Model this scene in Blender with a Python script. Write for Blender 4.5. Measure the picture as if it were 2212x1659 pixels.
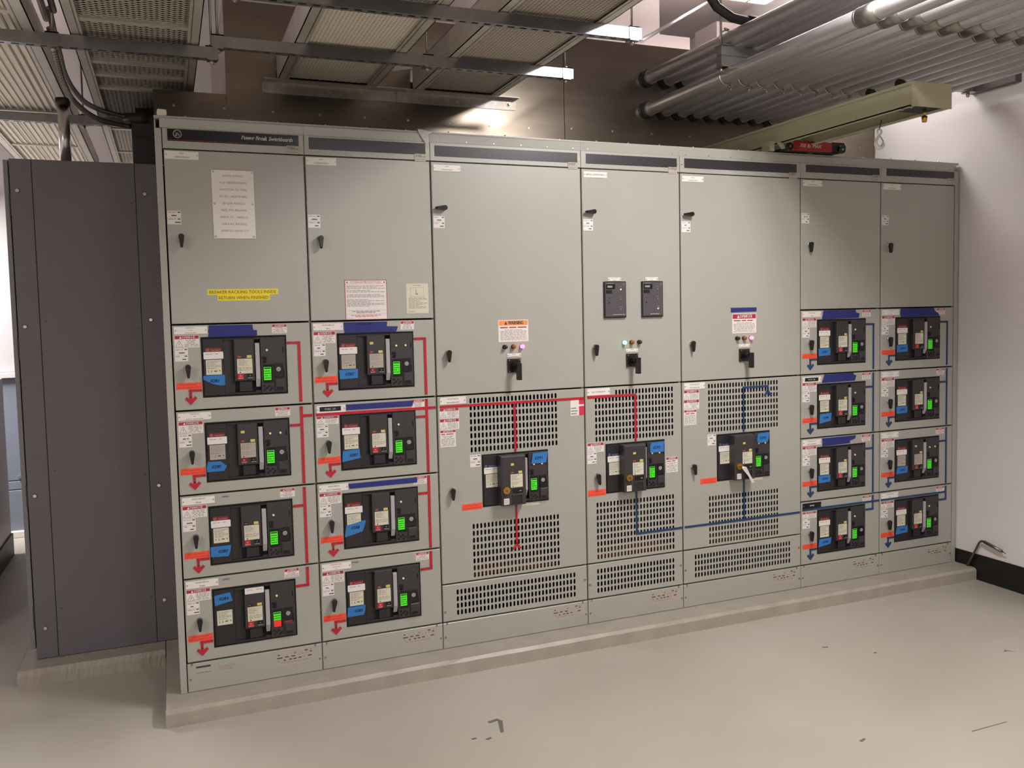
import bpy, math, random
from mathutils import Vector, Matrix
random.seed(7)
for o in list(bpy.data.objects): bpy.data.objects.remove(o)
SC = bpy.context.scene
COL = SC.collection
def lin(r, g, b):
    f = lambda c: (c/255/12.92) if c <= 10 else ((c/255+.055)/1.055)**2.4
    return (f(r), f(g), f(b), 1)
# ------------------------------------------------------------------ camera
cd = bpy.data.cameras.new('camera'); cam = bpy.data.objects.new('camera', cd); COL.objects.link(cam)
cd.sensor_width = 36; cd.lens = 31.015; cd.shift_x = -.02034; cd.shift_y = -.01605; cd.clip_start = .05
R_ = Vector((0.92371196, -0.38252609, -0.02073649)); U_ = Vector((0.04372303, 0.0514955, 0.99771565)); F_ = Vector((0.38058443, 0.92250854, -0.06429221))
M = Matrix(((R_.x, U_.x, -F_.x, -.01326), (R_.y, U_.y, -F_.y, -3.90782), (R_.z, U_.z, -F_.z, 1.64544), (0, 0, 0, 1)))
cam.matrix_world = M
SC.camera = cam
# ------------------------------------------------------------------ world, exposure, room lights
w = bpy.data.worlds.new('world'); SC.world = w; w.use_nodes = True
w.node_tree.nodes['Background'].inputs[0].default_value = (1, .95, .92, 1)
w.node_tree.nodes['Background'].inputs[1].default_value = .12
SC.view_settings.view_transform = 'Standard'; SC.view_settings.look = 'None'
SC.view_settings.gamma = 1; SC.view_settings.use_curve_mapping = False
SC.view_settings.exposure = 0.0
# (name, x, y, z, size_x, size_y, watts)  -- fixture bodies follow under 'ceiling lights', also for added fill lamps
LIGHTS = [
    ('front', 2.33, -1.72, 3.16, .32, .9, 84),
    ('fill_rear_left', -3.2, -3.4, 3.0, .3, 1.2, 120),  # unseen fill lamp, added to brighten the left floor and dark cabinet
    ('fill_rear_mid', 1.7, -5.4, 3.0, .3, 1.2, 78),  # unseen fill lamp behind the camera, placed to brighten board and right wall
    ('behind_right', 3.70, .78, 3.71, .32, .8, 22),
    ('fill_behind_left', -2.2, 3.0, 2.72, .3, 1.2, 230),  # unseen fill lamp, added to brighten the far left background
]
for n, x, y, z, sx, sy, wt in LIGHTS:
    ld = bpy.data.lights.new('area_' + n, 'AREA'); ld.shape = 'RECTANGLE'; ld.size = sx; ld.size_y = sy
    ld.energy = wt; ld.color = (1, .98, .965)
    lo = bpy.data.objects.new('area_' + n, ld); lo.location = (x, y, z - .014); COL.objects.link(lo)
    if n == 'behind_right':   # added upward lamp that brightens the ceiling and bulkheads
        lu = lo.copy(); lu.data = ld.copy(); lu.data.energy = 40; lu.location.z = z+.075; lu.rotation_euler.x = math.pi; COL.objects.link(lu)

# ------------------------------------------------------------------ materials
def mat(name, col, rough=.5, metal=0, emit=None, es=1, bump=0, bscale=200, var=0, vscale=6, spec=.5, coat=0, aniso=None, vcol=None):
    m = bpy.data.materials.new(name); m.use_nodes = True
    nt = m.node_tree; b = nt.nodes['Principled BSDF']
    b.inputs['Base Color'].default_value = col; b.inputs['Roughness'].default_value = rough
    b.inputs['Metallic'].default_value = metal; b.inputs['Specular IOR Level'].default_value = spec
    if coat: b.inputs['Coat Weight'].default_value = coat
    if emit:
        b.inputs['Emission Color'].default_value = emit; b.inputs['Emission Strength'].default_value = es
    if bump or var:
        tc = nt.nodes.new('ShaderNodeTexCoord')
    if bump:
        n = nt.nodes.new('ShaderNodeTexNoise'); n.inputs['Scale'].default_value = bscale; n.inputs['Detail'].default_value = 4
        bp = nt.nodes.new('ShaderNodeBump'); bp.inputs['Strength'].default_value = bump; bp.inputs['Distance'].default_value = .002
        nt.links.new(tc.outputs['Object'], n.inputs['Vector']); nt.links.new(n.outputs['Fac'], bp.inputs['Height'])
        nt.links.new(bp.outputs['Normal'], b.inputs['Normal'])
    if var:
        n2 = nt.nodes.new('ShaderNodeTexNoise'); n2.inputs['Scale'].default_value = vscale; n2.inputs['Detail'].default_value = 6
        mp = nt.nodes.new('ShaderNodeMapping')
        if aniso: mp.inputs['Scale'].default_value = aniso
        nt.links.new(tc.outputs['Object'], mp.inputs['Vector']); nt.links.new(mp.outputs['Vector'], n2.inputs['Vector'])
        rp = nt.nodes.new('ShaderNodeValToRGB')
        rp.color_ramp.elements[0].position = .35; rp.color_ramp.elements[1].position = .7
        c2 = vcol or tuple(min(1, c*(1+var)) for c in col[:3]) + (1,)
        rp.color_ramp.elements[0].color = tuple(c*(1-var) for c in col[:3]) + (1,); rp.color_ramp.elements[1].color = c2
        nt.links.new(n2.outputs['Fac'], rp.inputs['Fac']); nt.links.new(rp.outputs['Color'], b.inputs['Base Color'])
    return m
m_paint = mat('switchboard_grey_paint', lin(162, 159, 150), .36, bump=.06, bscale=900, var=.025, vscale=3, spec=.8)
m_paint2 = mat('hoist_cream_paint', lin(172, 168, 140), .4, bump=.05, bscale=500, var=.05, vscale=6)
m_in = mat('shaded_interior', lin(22, 20, 18), .9)  # near-black colour stands in for the shade inside the enclosures
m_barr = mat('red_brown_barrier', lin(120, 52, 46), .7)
m_strip = mat('charcoal_label_strip', lin(50, 47, 50), .32)
m_gloss = mat('black_gloss_strip', lin(12, 11, 13), .25)
m_blk = mat('black_moulded_plastic', lin(34, 30, 32), .42, bump=.05, bscale=700)
m_blk2 = mat('charcoal_moulded_plastic', lin(52, 47, 49), .45, bump=.05, bscale=700)
m_pit = mat('black_recess', lin(7, 6, 7), .8)
m_handle = mat('black_handle_plastic', lin(20, 16, 17), .28)
m_chrome = mat('chrome', lin(225, 225, 228), .12, 1)
m_lever = mat('grey_charging_lever', lin(168, 163, 165), .4)
m_white = mat('white_engraved_plate', lin(226, 218, 212), .35)
m_paper = mat('white_paper_label', lin(222, 214, 210), .6)
m_cream = mat('cream_paper_label', lin(205, 200, 178), .6)
m_greyl = mat('grey_rating_label', lin(168, 163, 150), .5)
m_foil = mat('silver_foil_label', lin(170, 160, 148), .5)
m_ink = mat('dark_print', lin(60, 54, 56), .6)
m_ink2 = mat('grey_print', lin(140, 130, 128), .6)
m_redink = mat('red_print', lin(170, 40, 50), .6)
m_redhdr = mat('danger_red', lin(165, 38, 58), .5)
m_red = mat('red_mimic_tape', lin(178, 24, 44), .35)
m_blue = mat('blue_mimic_tape', lin(26, 58, 98), .35)
m_oran = mat('orange_sticker', lin(238, 78, 48), .5)
m_worg = mat('warning_orange', lin(240, 140, 70), .5)
m_yel = mat('yellow_label', lin(232, 208, 32), .5)
m_yind = mat('yellow_indicator', lin(214, 200, 105), .5)
m_btn = mat('ivory_button', lin(238, 226, 170), .35)
m_pbtn = mat('red_push_button', lin(190, 32, 42), .35)
m_bhdr = mat('navy_header', lin(24, 28, 72), .4)
m_rhdr = mat('dark_red_header', lin(122, 26, 28), .4)
m_dtape = mat('dark_blue_tape', lin(34, 40, 112), .7, bump=.5, bscale=60)
m_ltape = mat('painter_tape', lin(46, 112, 178), .7, bump=.5, bscale=60)
m_pen = mat('marker_ink', lin(22, 28, 70), .6)
m_pink = mat('pink_lockout_card', lin(205, 40, 70), .5)
m_lcd = mat('green_lcd', lin(60, 190, 20), .4, emit=lin(70, 230, 20), es=.45)
m_lcd2 = mat('red_lcd', lin(200, 40, 40), .4, emit=lin(240, 50, 40), es=.35)
m_lgreen = mat('green_lamp_lit', lin(60, 190, 90), .2, emit=lin(150, 255, 170), es=2.5)
m_lred = mat('red_lamp_lit', lin(230, 60, 110), .2, emit=lin(255, 120, 170), es=3)
m_loff = mat('dark_green_lamp', lin(18, 26, 20), .15)
m_lamb = mat('amber_lamp', lin(150, 82, 42), .2)
m_lroff = mat('dark_red_lamp', lin(70, 18, 22), .15)
m_led = mat('white_indicator', lin(240, 235, 235), .3, emit=lin(255, 250, 245), es=1.0)
m_brass = mat('brass', lin(190, 150, 80), .3, 1)
m_galv = mat('galvanized_steel', lin(165, 158, 152), .38, 1, bump=.08, bscale=120, var=.12, vscale=30)
m_galvd = mat('galvanized_strut', lin(150, 148, 148), .3, .75, bump=.05, bscale=150, var=.08, vscale=20)
m_alum = mat('tray_aluminium', lin(198, 192, 182), .45, .45, bump=.05, bscale=90, var=.06, vscale=14)
m_sheet = mat('brushed_sheet_steel', lin(132, 122, 110), .27, 1, bump=.03, bscale=60, var=.1, vscale=5, aniso=(.5, 1, 3))
m_zinc = mat('zinc_bolt', lin(175, 168, 150), .35, 1)
m_cond = mat('steel_conduit', lin(196, 192, 194), .34, .55, bump=.03, bscale=80, var=.05, vscale=8)
m_fit = mat('conduit_fitting', lin(150, 146, 140), .4, 1, bump=.1, bscale=60)
m_flex = mat('flexible_metal_conduit', lin(120, 115, 114), .4, .9)
m_dark = mat('dark_grey_cabinet', lin(101, 95, 99), .5, bump=.12, bscale=600, var=.03, vscale=4)
m_black = mat('black_steel', lin(26, 24, 25), .5)
m_conc = mat('painted_concrete', lin(158, 149, 137), .42, bump=.35, bscale=45, var=.08, vscale=9)
m_wall = mat('white_wall_paint', lin(216, 210, 208), .6, bump=.04, bscale=150, var=.02, vscale=2)
m_ceil = mat('ceiling_paint', lin(226, 216, 216), .8, var=.02, vscale=2)
m_base = mat('black_rubber_baseboard', lin(14, 13, 14), .35)
m_lens = mat('light_lens', (1, 1, 1, 1), .5, emit=(1, .96, .93, 1), es=7)
m_fix = mat('light_fixture_body', lin(235, 232, 230), .5)
m_lcab = mat('light_grey_cabinet', lin(190, 182, 184), .45, var=.02, vscale=3)
m_bcab = mat('blue_grey_cabinet', lin(116, 122, 134), .45, var=.03, vscale=5)
m_tool = mat('bent_steel_rod', lin(130, 120, 108), .35, 1)
m_duct = mat('foil_tape', lin(180, 175, 175), .25, 1, bump=.8, bscale=25)
m_relay = mat('relay_face', lin(78, 72, 76), .3)
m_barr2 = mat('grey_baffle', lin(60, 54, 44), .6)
m_wbox = mat('brown_steel_box', lin(86, 74, 72), .4, .3)
m_cred = mat('carriage_red', lin(150, 28, 30), .4)
m_dark2 = mat('grey_door_edge', lin(120, 116, 117), .45)
m_cond2 = mat('bright_conduit', lin(215, 210, 208), .25, 1)
m_riser = mat('charcoal_riser', lin(56, 50, 52), .5)
m_lcab2 = mat('mid_grey_cabinet', lin(165, 160, 162), .5)
m_scuff = mat('floor_scuff', lin(104, 98, 88), .6)
m_cardb = mat('cardboard_tag', lin(206, 190, 160), .7)

def floor_mat():
    m = bpy.data.materials.new('grey_epoxy_floor'); m.use_nodes = True; nt = m.node_tree; b = nt.nodes['Principled BSDF']
    tc = nt.nodes.new('ShaderNodeTexCoord')
    n = nt.nodes.new('ShaderNodeTexNoise'); n.inputs['Scale'].default_value = 1.1; n.inputs['Detail'].default_value = 8
    r = nt.nodes.new('ShaderNodeValToRGB'); r.color_ramp.elements[0].position = .3; r.color_ramp.elements[1].position = .75
    r.color_ramp.elements[0].color = lin(160, 153, 140); r.color_ramp.elements[1].color = lin(176, 168, 157)
    sp = nt.nodes.new('ShaderNodeTexNoise'); sp.inputs['Scale'].default_value = 38; sp.inputs['Detail'].default_value = 3
    r2 = nt.nodes.new('ShaderNodeValToRGB'); r2.color_ramp.elements[0].position = .74; r2.color_ramp.elements[1].position = .80
    r2.color_ramp.elements[0].color = (0, 0, 0, 1); r2.color_ramp.elements[1].color = (1, 1, 1, 1)
    mx = nt.nodes.new('ShaderNodeMixRGB'); mx.inputs['Color2'].default_value = lin(120, 112, 100)
    ml = nt.nodes.new('ShaderNodeMath'); ml.operation = 'MULTIPLY'; ml.inputs[1].default_value = .6
    L = nt.links.new
    L(tc.outputs['Object'], n.inputs['Vector']); L(tc.outputs['Object'], sp.inputs['Vector'])
    L(n.outputs['Fac'], r.inputs['Fac']); L(sp.outputs['Fac'], r2.inputs['Fac']); L(r2.outputs['Color'], ml.inputs[0])
    L(ml.outputs[0], mx.inputs['Fac']); L(r.outputs['Color'], mx.inputs['Color1']); L(mx.outputs['Color'], b.inputs['Base Color'])
    b.inputs['Roughness'].default_value = .42
    bp = nt.nodes.new('ShaderNodeBump'); bp.inputs['Strength'].default_value = .12; bp.inputs['Distance'].default_value = .003
    n3 = nt.nodes.new('ShaderNodeTexNoise'); n3.inputs['Scale'].default_value = 7; n3.inputs['Detail'].default_value = 6
    L(tc.outputs['Object'], n3.inputs['Vector']); L(n3.outputs['Fac'], bp.inputs['Height']); L(bp.outputs['Normal'], b.inputs['Normal'])
    return m
m_floor = floor_mat()

# ------------------------------------------------------------------ mesh helpers
CACHE = {}
TXT = {}
def text_geo(s, italic):
    k = (s, italic)
    if k not in TXT:
        c = bpy.data.curves.new('t', 'FONT'); c.body = s; c.size = 1; c.resolution_u = 2; c.shear = .25 if italic else 0
        o = bpy.data.objects.new('t', c); COL.objects.link(o)
        dg = bpy.context.evaluated_depsgraph_get(); dg.update()
        me = bpy.data.meshes.new_from_object(o.evaluated_get(dg))
        vs = [(v.co.x, v.co.y) for v in me.vertices]; fs = [tuple(p.vertices) for p in me.polygons]
        bpy.data.objects.remove(o); bpy.data.curves.remove(c); bpy.data.meshes.remove(me)
        x0 = min([v[0] for v in vs] or [0]); x1 = max([v[0] for v in vs] or [0])
        TXT[k] = ([(v[0]-x0, v[1]) for v in vs], fs, x1-x0)
    return TXT[k]

class MB:
    def __init__(s): s.v = []; s.f = []; s.m = []; s.mi = []; s.sm = []
    def mid(s, m):
        if m not in s.m: s.m.append(m)
        return s.m.index(m)
    def add(s, vs, fs, m, smooth=False):
        b = len(s.v); s.v += [tuple(v) for v in vs]; i = s.mid(m)
        for f in fs: s.f.append(tuple(b+j for j in f)); s.mi.append(i); s.sm.append(smooth)
        return s
    def box(s, x0, x1, y0, y1, z0, z1, m):
        vs = [(x0,y0,z0),(x1,y0,z0),(x1,y1,z0),(x0,y1,z0),(x0,y0,z1),(x1,y0,z1),(x1,y1,z1),(x0,y1,z1)]
        return s.add(vs, [(0,1,5,4),(1,2,6,5),(2,3,7,6),(3,0,4,7),(4,5,6,7),(3,2,1,0)], m)
    def cbox(s, x0, x1, y0, y1, z0, z1, m, c=.002):   # front (y0) edges chamfered
        s.add([(x0+c,y0,z0+c),(x1-c,y0,z0+c),(x1-c,y0,z1-c),(x0+c,y0,z1-c),(x0,y0+c,z0),(x1,y0+c,z0),(x1,y0+c,z1),(x0,y0+c,z1),
               (x0,y1,z0),(x1,y1,z0),(x1,y1,z1),(x0,y1,z1)],
              [(0,1,2,3),(4,5,1,0),(5,6,2,1),(6,7,3,2),(7,4,0,3),(8,9,5,4),(9,10,6,5),(10,11,7,6),(11,8,4,7),(11,10,9,8)], m)
        return s
    def prism(s, pts, y0, y1, m):   # polygon in x,z (counter-clockwise seen from -y), extruded from y0 (front) to y1
        a = sum(pts[i][0]*pts[(i+1) % len(pts)][1]-pts[(i+1) % len(pts)][0]*pts[i][1] for i in range(len(pts)))
        if a < 0: pts = pts[::-1]
        n = len(pts); vs = [(x, y0, z) for x, z in pts]+[(x, y1, z) for x, z in pts]
        fs = [tuple(range(n)), tuple(range(2*n-1, n-1, -1))]+[(i+n, (i+1) % n+n, (i+1) % n, i) for i in range(n)]
        return s.add(vs, fs, m)
    def prismy(s, pts, x0, x1, m):  # polygon in y,z extruded along x
        n = len(pts); vs = [(x0, y, z) for y, z in pts]+[(x1, y, z) for y, z in pts]
        fs = [tuple(range(n-1, -1, -1)), tuple(range(n, 2*n))]+[(i, (i+1) % n, (i+1) % n+n, i+n) for i in range(n)]
        return s.add(vs, fs, m)
    def tube(s, path, r, m, n=12, caps=True, smooth=True):
        P = [Vector(p) for p in path]; rs = r if isinstance(r, (list, tuple)) else [r]*len(P)
        b = len(s.v); i0 = s.mid(m); up = None
        for i, p in enumerate(P):
            t = (P[min(i+1, len(P)-1)]-P[max(i-1, 0)]).normalized()
            if up is None:
                up = Vector((0, 0, 1)) if abs(t.z) < .9 else Vector((1, 0, 0))
            a = t.cross(up).normalized(); bb = a.cross(t).normalized(); up = bb
            for k in range(n):
                an = 2*math.pi*k/n; s.v.append(tuple(p+a*math.cos(an)*rs[i]+bb*math.sin(an)*rs[i]))
        for i in range(len(P)-1):
            for k in range(n):
                s.f.append((b+i*n+k, b+i*n+(k+1) % n, b+(i+1)*n+(k+1) % n, b+(i+1)*n+k)); s.mi.append(i0); s.sm.append(smooth)
        if caps:
            s.f.append(tuple(b+k for k in range(n-1, -1, -1))); s.mi.append(i0); s.sm.append(False)
            s.f.append(tuple(b+(len(P)-1)*n+k for k in range(n))); s.mi.append(i0); s.sm.append(False)
        return s
    def disc(s, x, z, r, y0, y1, m, n=14):
        return s.prism([(x+r*math.cos(2*math.pi*k/n), z+r*math.sin(2*math.pi*k/n)) for k in range(n)], y0, y1, m)
    def ring(s, x, z, r0, r1, y, m, n=20):
        vs = []
        for k in range(n):
            a = 2*math.pi*k/n; vs += [(x+r0*math.cos(a), y, z+r0*math.sin(a)), (x+r1*math.cos(a), y, z+r1*math.sin(a))]
        return s.add(vs, [(2*k, 2*k+1, (2*k+3) % (2*n), (2*k+2) % (2*n)) for k in range(n)], m)
    def rect(s, x0, x1, z0, z1, y, m):
        return s.add([(x0,y,z0),(x1,y,z0),(x1,y,z1),(x0,y,z1)], [(0,1,2,3)], m)
    def text(s, t, x, z, size, y, m, al='c', italic=False, fit=None, bold=0):
        vs, fs, wd = text_geo(t, italic)
        k = size; kx = k
        if fit and wd*k > fit: kx = fit/wd
        ox = x-(wd*kx/2 if al == 'c' else wd*kx if al == 'r' else 0)
        for dx in ([0] if not bold else [-bold, 0, bold]):
            s.add([(ox+dx+a*kx, y-abs(dx)*.05, z+b*k) for a, b in vs], fs, m)
        return s
    def lines(s, x0, x1, z0, z1, n, y, m, cen=False, fill=.42):   # tiny print too small to read: word-length strokes
        ph = (z1-z0)/n
        for i in range(n):
            z = z1-ph*(i+.5); x = x0; e = x1 if not cen else x1
            if random.random() < .35: e = x0+(x1-x0)*random.uniform(.55, .9)
            if cen: d = (x1-e)/2; x = x0+d; e = x1-d
            while x < e-ph*.5:
                wl = min(ph*random.uniform(1.2, 3.6), e-x); s.rect(x, x+wl, z-ph*fill/2, z+ph*fill/2, y, m); x += wl+ph*.55
        return s
    def panel(s, x0, x1, z0, z1, yf, yb, m, slots=(), holes=(), c=.002, back=False):
        """sheet with chamfered rim, real slot holes and rectangular windows"""
        xs = {x0+c, x1-c}; zs = {z0+c, z1-c}
        for q in slots: xs |= {q[0], q[1]}; zs |= {q[2], q[3]}
        for q in holes: xs |= {q[0], q[1]}; zs |= {q[2], q[3]}
        xs = sorted(xs); zs = sorted(zs)
        ins = lambda q, x, z: q[0]-1e-6 < x < q[1]+1e-6 and q[2]-1e-6 < z < q[3]+1e-6
        for i in range(len(xs)-1):
            for j in range(len(zs)-1):
                cx, cz = (xs[i]+xs[i+1])/2, (zs[j]+zs[j+1])/2
                if any(ins(q, cx, cz) for q in slots) or any(ins(q, cx, cz) for q in holes): continue
                s.rect(xs[i], xs[i+1], zs[j], zs[j+1], yf, m)
        s.add([(x0+c,yf,z0+c),(x1-c,yf,z0+c),(x1-c,yf,z1-c),(x0+c,yf,z1-c),(x0,yf+c,z0),(x1,yf+c,z0),(x1,yf+c,z1),(x0,yf+c,z1),
               (x0,yb,z0),(x1,yb,z0),(x1,yb,z1),(x0,yb,z1)],
              [(4,5,1,0),(5,6,2,1),(6,7,3,2),(7,4,0,3),(8,9,5,4),(9,10,6,5),(10,11,7,6),(11,8,4,7)], m)
        if back: s.add([(x0,yb,z0),(x1,yb,z0),(x1,yb,z1),(x0,yb,z1)], [(3,2,1,0)], m)
        for q in holes:
            a, b_, c_, d = q[:4]
            s.add([(a,yf,c_),(b_,yf,c_),(b_,yf,d),(a,yf,d),(a,yb,c_),(b_,yb,c_),(b_,yb,d),(a,yb,d)], [(0,1,5,4),(1,2,6,5),(2,3,7,6),(3,0,4,7)], m)
        for q in slots:
            sx0, sx1, sz0, sz1, nx, nz, sw, sh = q[:8]; skip = q[8] if len(q) > 8 else 0
            dx = (sx1-sx0)/nx; dz = (sz1-sz0)/nz; r = sw/2; th = .003
            for j in range(nz):
                for i in range(nx):
                    cx = sx0+dx*(i+.5); cz = sz0+dz*(j+.5)
                    a0, a1, b0, b1 = cx-dx/2, cx+dx/2, cz-dz/2, cz+dz/2
                    if j == nz-1 and i < skip:
                        s.rect(a0, a1, b0, b1, yf, m); continue
                    h = sh/2-r
                    top = [(cx+r*math.cos(t), cz+h+r*math.sin(t)) for t in (math.pi, math.pi*.75, math.pi*.5, math.pi*.25, 0)]
                    bot = [(cx+r*math.cos(t), cz-h+r*math.sin(t)) for t in (0, -math.pi*.25, -math.pi*.5, -math.pi*.75, -math.pi)]
                    ol = top+bot; n = 10
                    vs = [(a0,yf,b0),(a1,yf,b0),(a1,yf,b1),(a0,yf,b1)]+[(p[0],yf,p[1]) for p in ol]+[(p[0],yf+th,p[1]) for p in ol]
                    fs = [(0,13,4,3),(1,2,8,9),(3,4,5,6,7,8,2),(1,9,10,11,12,13,0)]
                    fs += [(4+k, 4+(k+1) % n, 14+(k+1) % n, 14+k) for k in range(n)]
                    s.add(vs, fs, m)
        return s
    def build(s, name, parent=None, label=None, kind=None, key=None, cat=None, group=None, smooth=False):
        org = Vector((0, 0, 0))
        p = parent
        if p is not None: org = ORG[p.name]
        if key and key in CACHE: me = CACHE[key]
        else:
            me = bpy.data.meshes.new(name)
            me.from_pydata([(a-org.x, b-org.y, c-org.z) for a, b, c in s.v], [], s.f)
            for m in s.m: me.materials.append(m)
            me.polygons.foreach_set('material_index', s.mi); me.polygons.foreach_set('use_smooth', s.sm)
            me.update()
            if key: CACHE[key] = me
        o = bpy.data.objects.new(name, me); COL.objects.link(o)
        if p is not None: o.parent = p
        ORG[o.name] = org
        if label: o['label'] = label
        if kind: o['kind'] = kind
        if cat: o['category'] = cat
        if group: o['group'] = group
        return o
ORG = {}
def thing(name, label, cat, loc, group=None):
    o = bpy.data.objects.new(name, None); o.empty_display_size = .1; o.location = loc; COL.objects.link(o)
    o['label'] = label; o['category'] = cat
    if group: o['group'] = group
    ORG[o.name] = Vector(loc); return o
def single(mb, name, label, cat, loc, group=None, part=None):
    """thing that is one mesh, origin at loc"""
    loc = Vector(loc)
    me = bpy.data.meshes.new(name); me.from_pydata([(a-loc.x, b-loc.y, c-loc.z) for a, b, c in mb.v], [], mb.f)
    for m in mb.m: me.materials.append(m)
    me.polygons.foreach_set('material_index', mb.mi); me.polygons.foreach_set('use_smooth', mb.sm); me.update()
    o = bpy.data.objects.new(name, me); o.location = loc; COL.objects.link(o)
    o['label'] = label; o['category'] = cat
    if group: o['group'] = group
    ORG[o.name] = loc; return o
def screw(mb, x, z, y, r=.003, m=None): mb.disc(x, z, r, y-.0015, y, m or m_zinc, 8)
def monogram(mb, x, z, r, y, m, fill=None):
    if fill: mb.disc(x, z, r, y, y+.0008, fill, 18); y -= .0002
    mb.ring(x, z, r*.84, r, y, m)
    mb.text('g', x-r*.16, z-r*.2, r*1.15, y, m, italic=True); mb.text('e', x+r*.3, z-r*.35, r*1.0, y, m, italic=True)
    for k in range(4):
        a = math.pi/4+k*math.pi/2
        mb.disc(x+.62*r*math.cos(a), z+.62*r*math.sin(a), r*.09, y, y+.0002, m, 6)

# ------------------------------------------------------------------ room
XR = 4.361; CZ = 4.0; XL = -5.5; YB = 4.7; YF = -7.5
b = MB(); b.box(XL, XR, YF, YB, -.1, 0, m_floor); fl = b.build('floor', kind='structure')
b = MB(); b.box(XR, XR+.15, YF, YB, -.1, CZ, m_wall); b.build('wall_right', kind='structure')
b = MB(); b.box(XL-.15, XR+.15, YB, YB+.15, -.1, CZ, m_wall); b.build('wall_back', kind='structure')
b = MB(); b.box(XL-.15, XL, YF, YB, -.1, CZ, m_wall); b.build('wall_left', kind='structure')
b = MB(); b.box(XL-.15, XR+.15, YF-.15, YF, -.1, CZ, m_wall); b.build('wall_front', kind='structure')
b = MB(); b.box(XL-.15, XR+.15, YF-.15, YB+.15, CZ, CZ+.1, m_ceil); b.build('ceiling', kind='structure')
b = MB(); b.cbox(XR-.006, XR, YF, .06, 0, .153, m_base, .001); b.build('baseboard_right', kind='structure')
# bulkheads seen above the pull box
b = MB(); b.box(1.2, 3.516, 2.0, 2.3, 2.9, CZ, m_ceil); b.build('wall_bulkhead', kind='structure')
b = MB(); b.box(3.516, 3.782, 2.0, 2.3, 2.9, 3.708, m_ceil); b.build('trim_1', kind='structure')
b = MB(); b.box(4.027, XR, 2.0, 2.3, 2.9, 3.858, m_ceil); b.build('trim_2', kind='structure')
for pts in ([(1.149,-.64),(1.165,-.655),(1.135,-.748),(1.122,-.747)], [(1.105,-.64),(1.15,-.63),(1.155,-.645),(1.11,-.655)],
            [(1.0,-.747),(1.02,-.745),(1.022,-.755),(1.004,-.757)], [(1.05,-.772),(1.075,-.765),(1.074,-.778),(1.055,-.782)],
            [(2.83,-.59),(2.86,-.598),(2.857,-.606),(2.83,-.6)], [(3.0,-.748),(3.014,-.745),(3.014,-.757),(3.002,-.76)],
            [(2.33,-1.38),(2.36,-1.372),(2.362,-1.38),(2.333,-1.392)], [(3.55,-1.0),(3.572,-.985),(3.596,-1.02),(3.573,-.998)],
            [(2.77,-1.5),(2.955,-1.5),(2.955,-1.503),(2.77,-1.504)]):
    b = MB(); b.add([(x, y, .0012) for x, y in pts[::-1]]+[(x, y, 0) for x, y in pts[::-1]], [(3,2,1,0)] + [(i, (i+1) % 4, (i+1) % 4+4, i+4) for i in range(4)], m_scuff); b.build('scuff_mark', fl)

def pad(name, x0, x1, y0, y1, h, c, label):
    b = MB(); random.seed(3)
    n = 60; vs = []
    for i in range(n+1):
        x = x0+(x1-x0)*i/n; j = lambda a: random.uniform(-a, a)
        vs += [(x, y0+j(.0015), 0), (x, y0+j(.0015), h-c+j(.002)), (x, y0+c+j(.0025), h), (x, y1, h)]
    fs = []
    for i in range(n):
        a = i*4
        for k in range(3): fs.append((a+k, a+4+k, a+5+k, a+1+k))
    fs += [(3, 2, 1, 0), tuple(n*4+k for k in range(4))]
    b.add(vs, fs, m_conc)
    # chamfered ends
    b.prismy([(y0+c, 0), (y1, 0), (y1, h), (y0+c, h)], x0, x0+.001, m_conc)
    o = b.build(name, kind='structure'); o['label'] = label
    return o
pad('concrete_pad', -.087, 4.352, -.153, 1.4, .07, .014, 'long grey concrete pad under the switchboard')
pad('concrete_pad', -.705, -.09, .556, 2.2, .07, .02, 'grey concrete pad under the dark cabinet')

# ------------------------------------------------------------------ ceiling lights, and bodies for the added fill lamps
for n, x, y, z, sx, sy, wt in LIGHTS:
    lab = {'front': 'strip light hanging near the overhead conduits in front of the switchboard', 'fill_rear_left': 'unseen fill light added above the left of the aisle behind the viewer',
           'fill_rear_mid': 'unseen fill light added above the middle of the aisle behind the viewer', 'rear_right': 'strip light above the right of the aisle behind the viewer',
           'left': 'strip light above the open floor left of the switchboard', 'behind_right': 'bright square framed ceiling light beyond the overhead conduits',
           'fill_behind_left': 'unseen fill light added above the passage behind the dark cabinet'}[n]
    t = thing('ceiling_light', lab, 'light', (x, y, z), 'ceiling lights')
    b = MB(); b.box(x-sx/2-.02, x+sx/2+.02, y-sy/2-.02, y+sy/2+.02, z+.004, z+.06, m_fix); b.build('housing', t)
    b = MB(); b.box(x-sx/2, x+sx/2, y-sy/2, y+sy/2, z, z+.004, m_lens); b.build('lens', t)
    if z+.06 < CZ-.02:
        b = MB()
        for s_ in (-1, 1): b.tube([(x, y+s_*sy*.38, z+.06), (x, y+s_*sy*.38, CZ)], .004, m_galv, 6)
        b.build('hanger_rod', t)
    if n == 'behind_right':
        b = MB()
        for k in range(4): b.box(x-sx/2, x+sx/2, y-sy/2+sy*k/3-.008, y-sy/2+sy*k/3+.008, z-.012, z, m_fix)
        for s_ in (-1, 0, 1): b.box(x+s_*sx/2-.008, x+s_*sx/2+.008, y-sy/2, y+sy/2, z-.012, z, m_fix)
        b.build('lens_frame', t)

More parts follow.
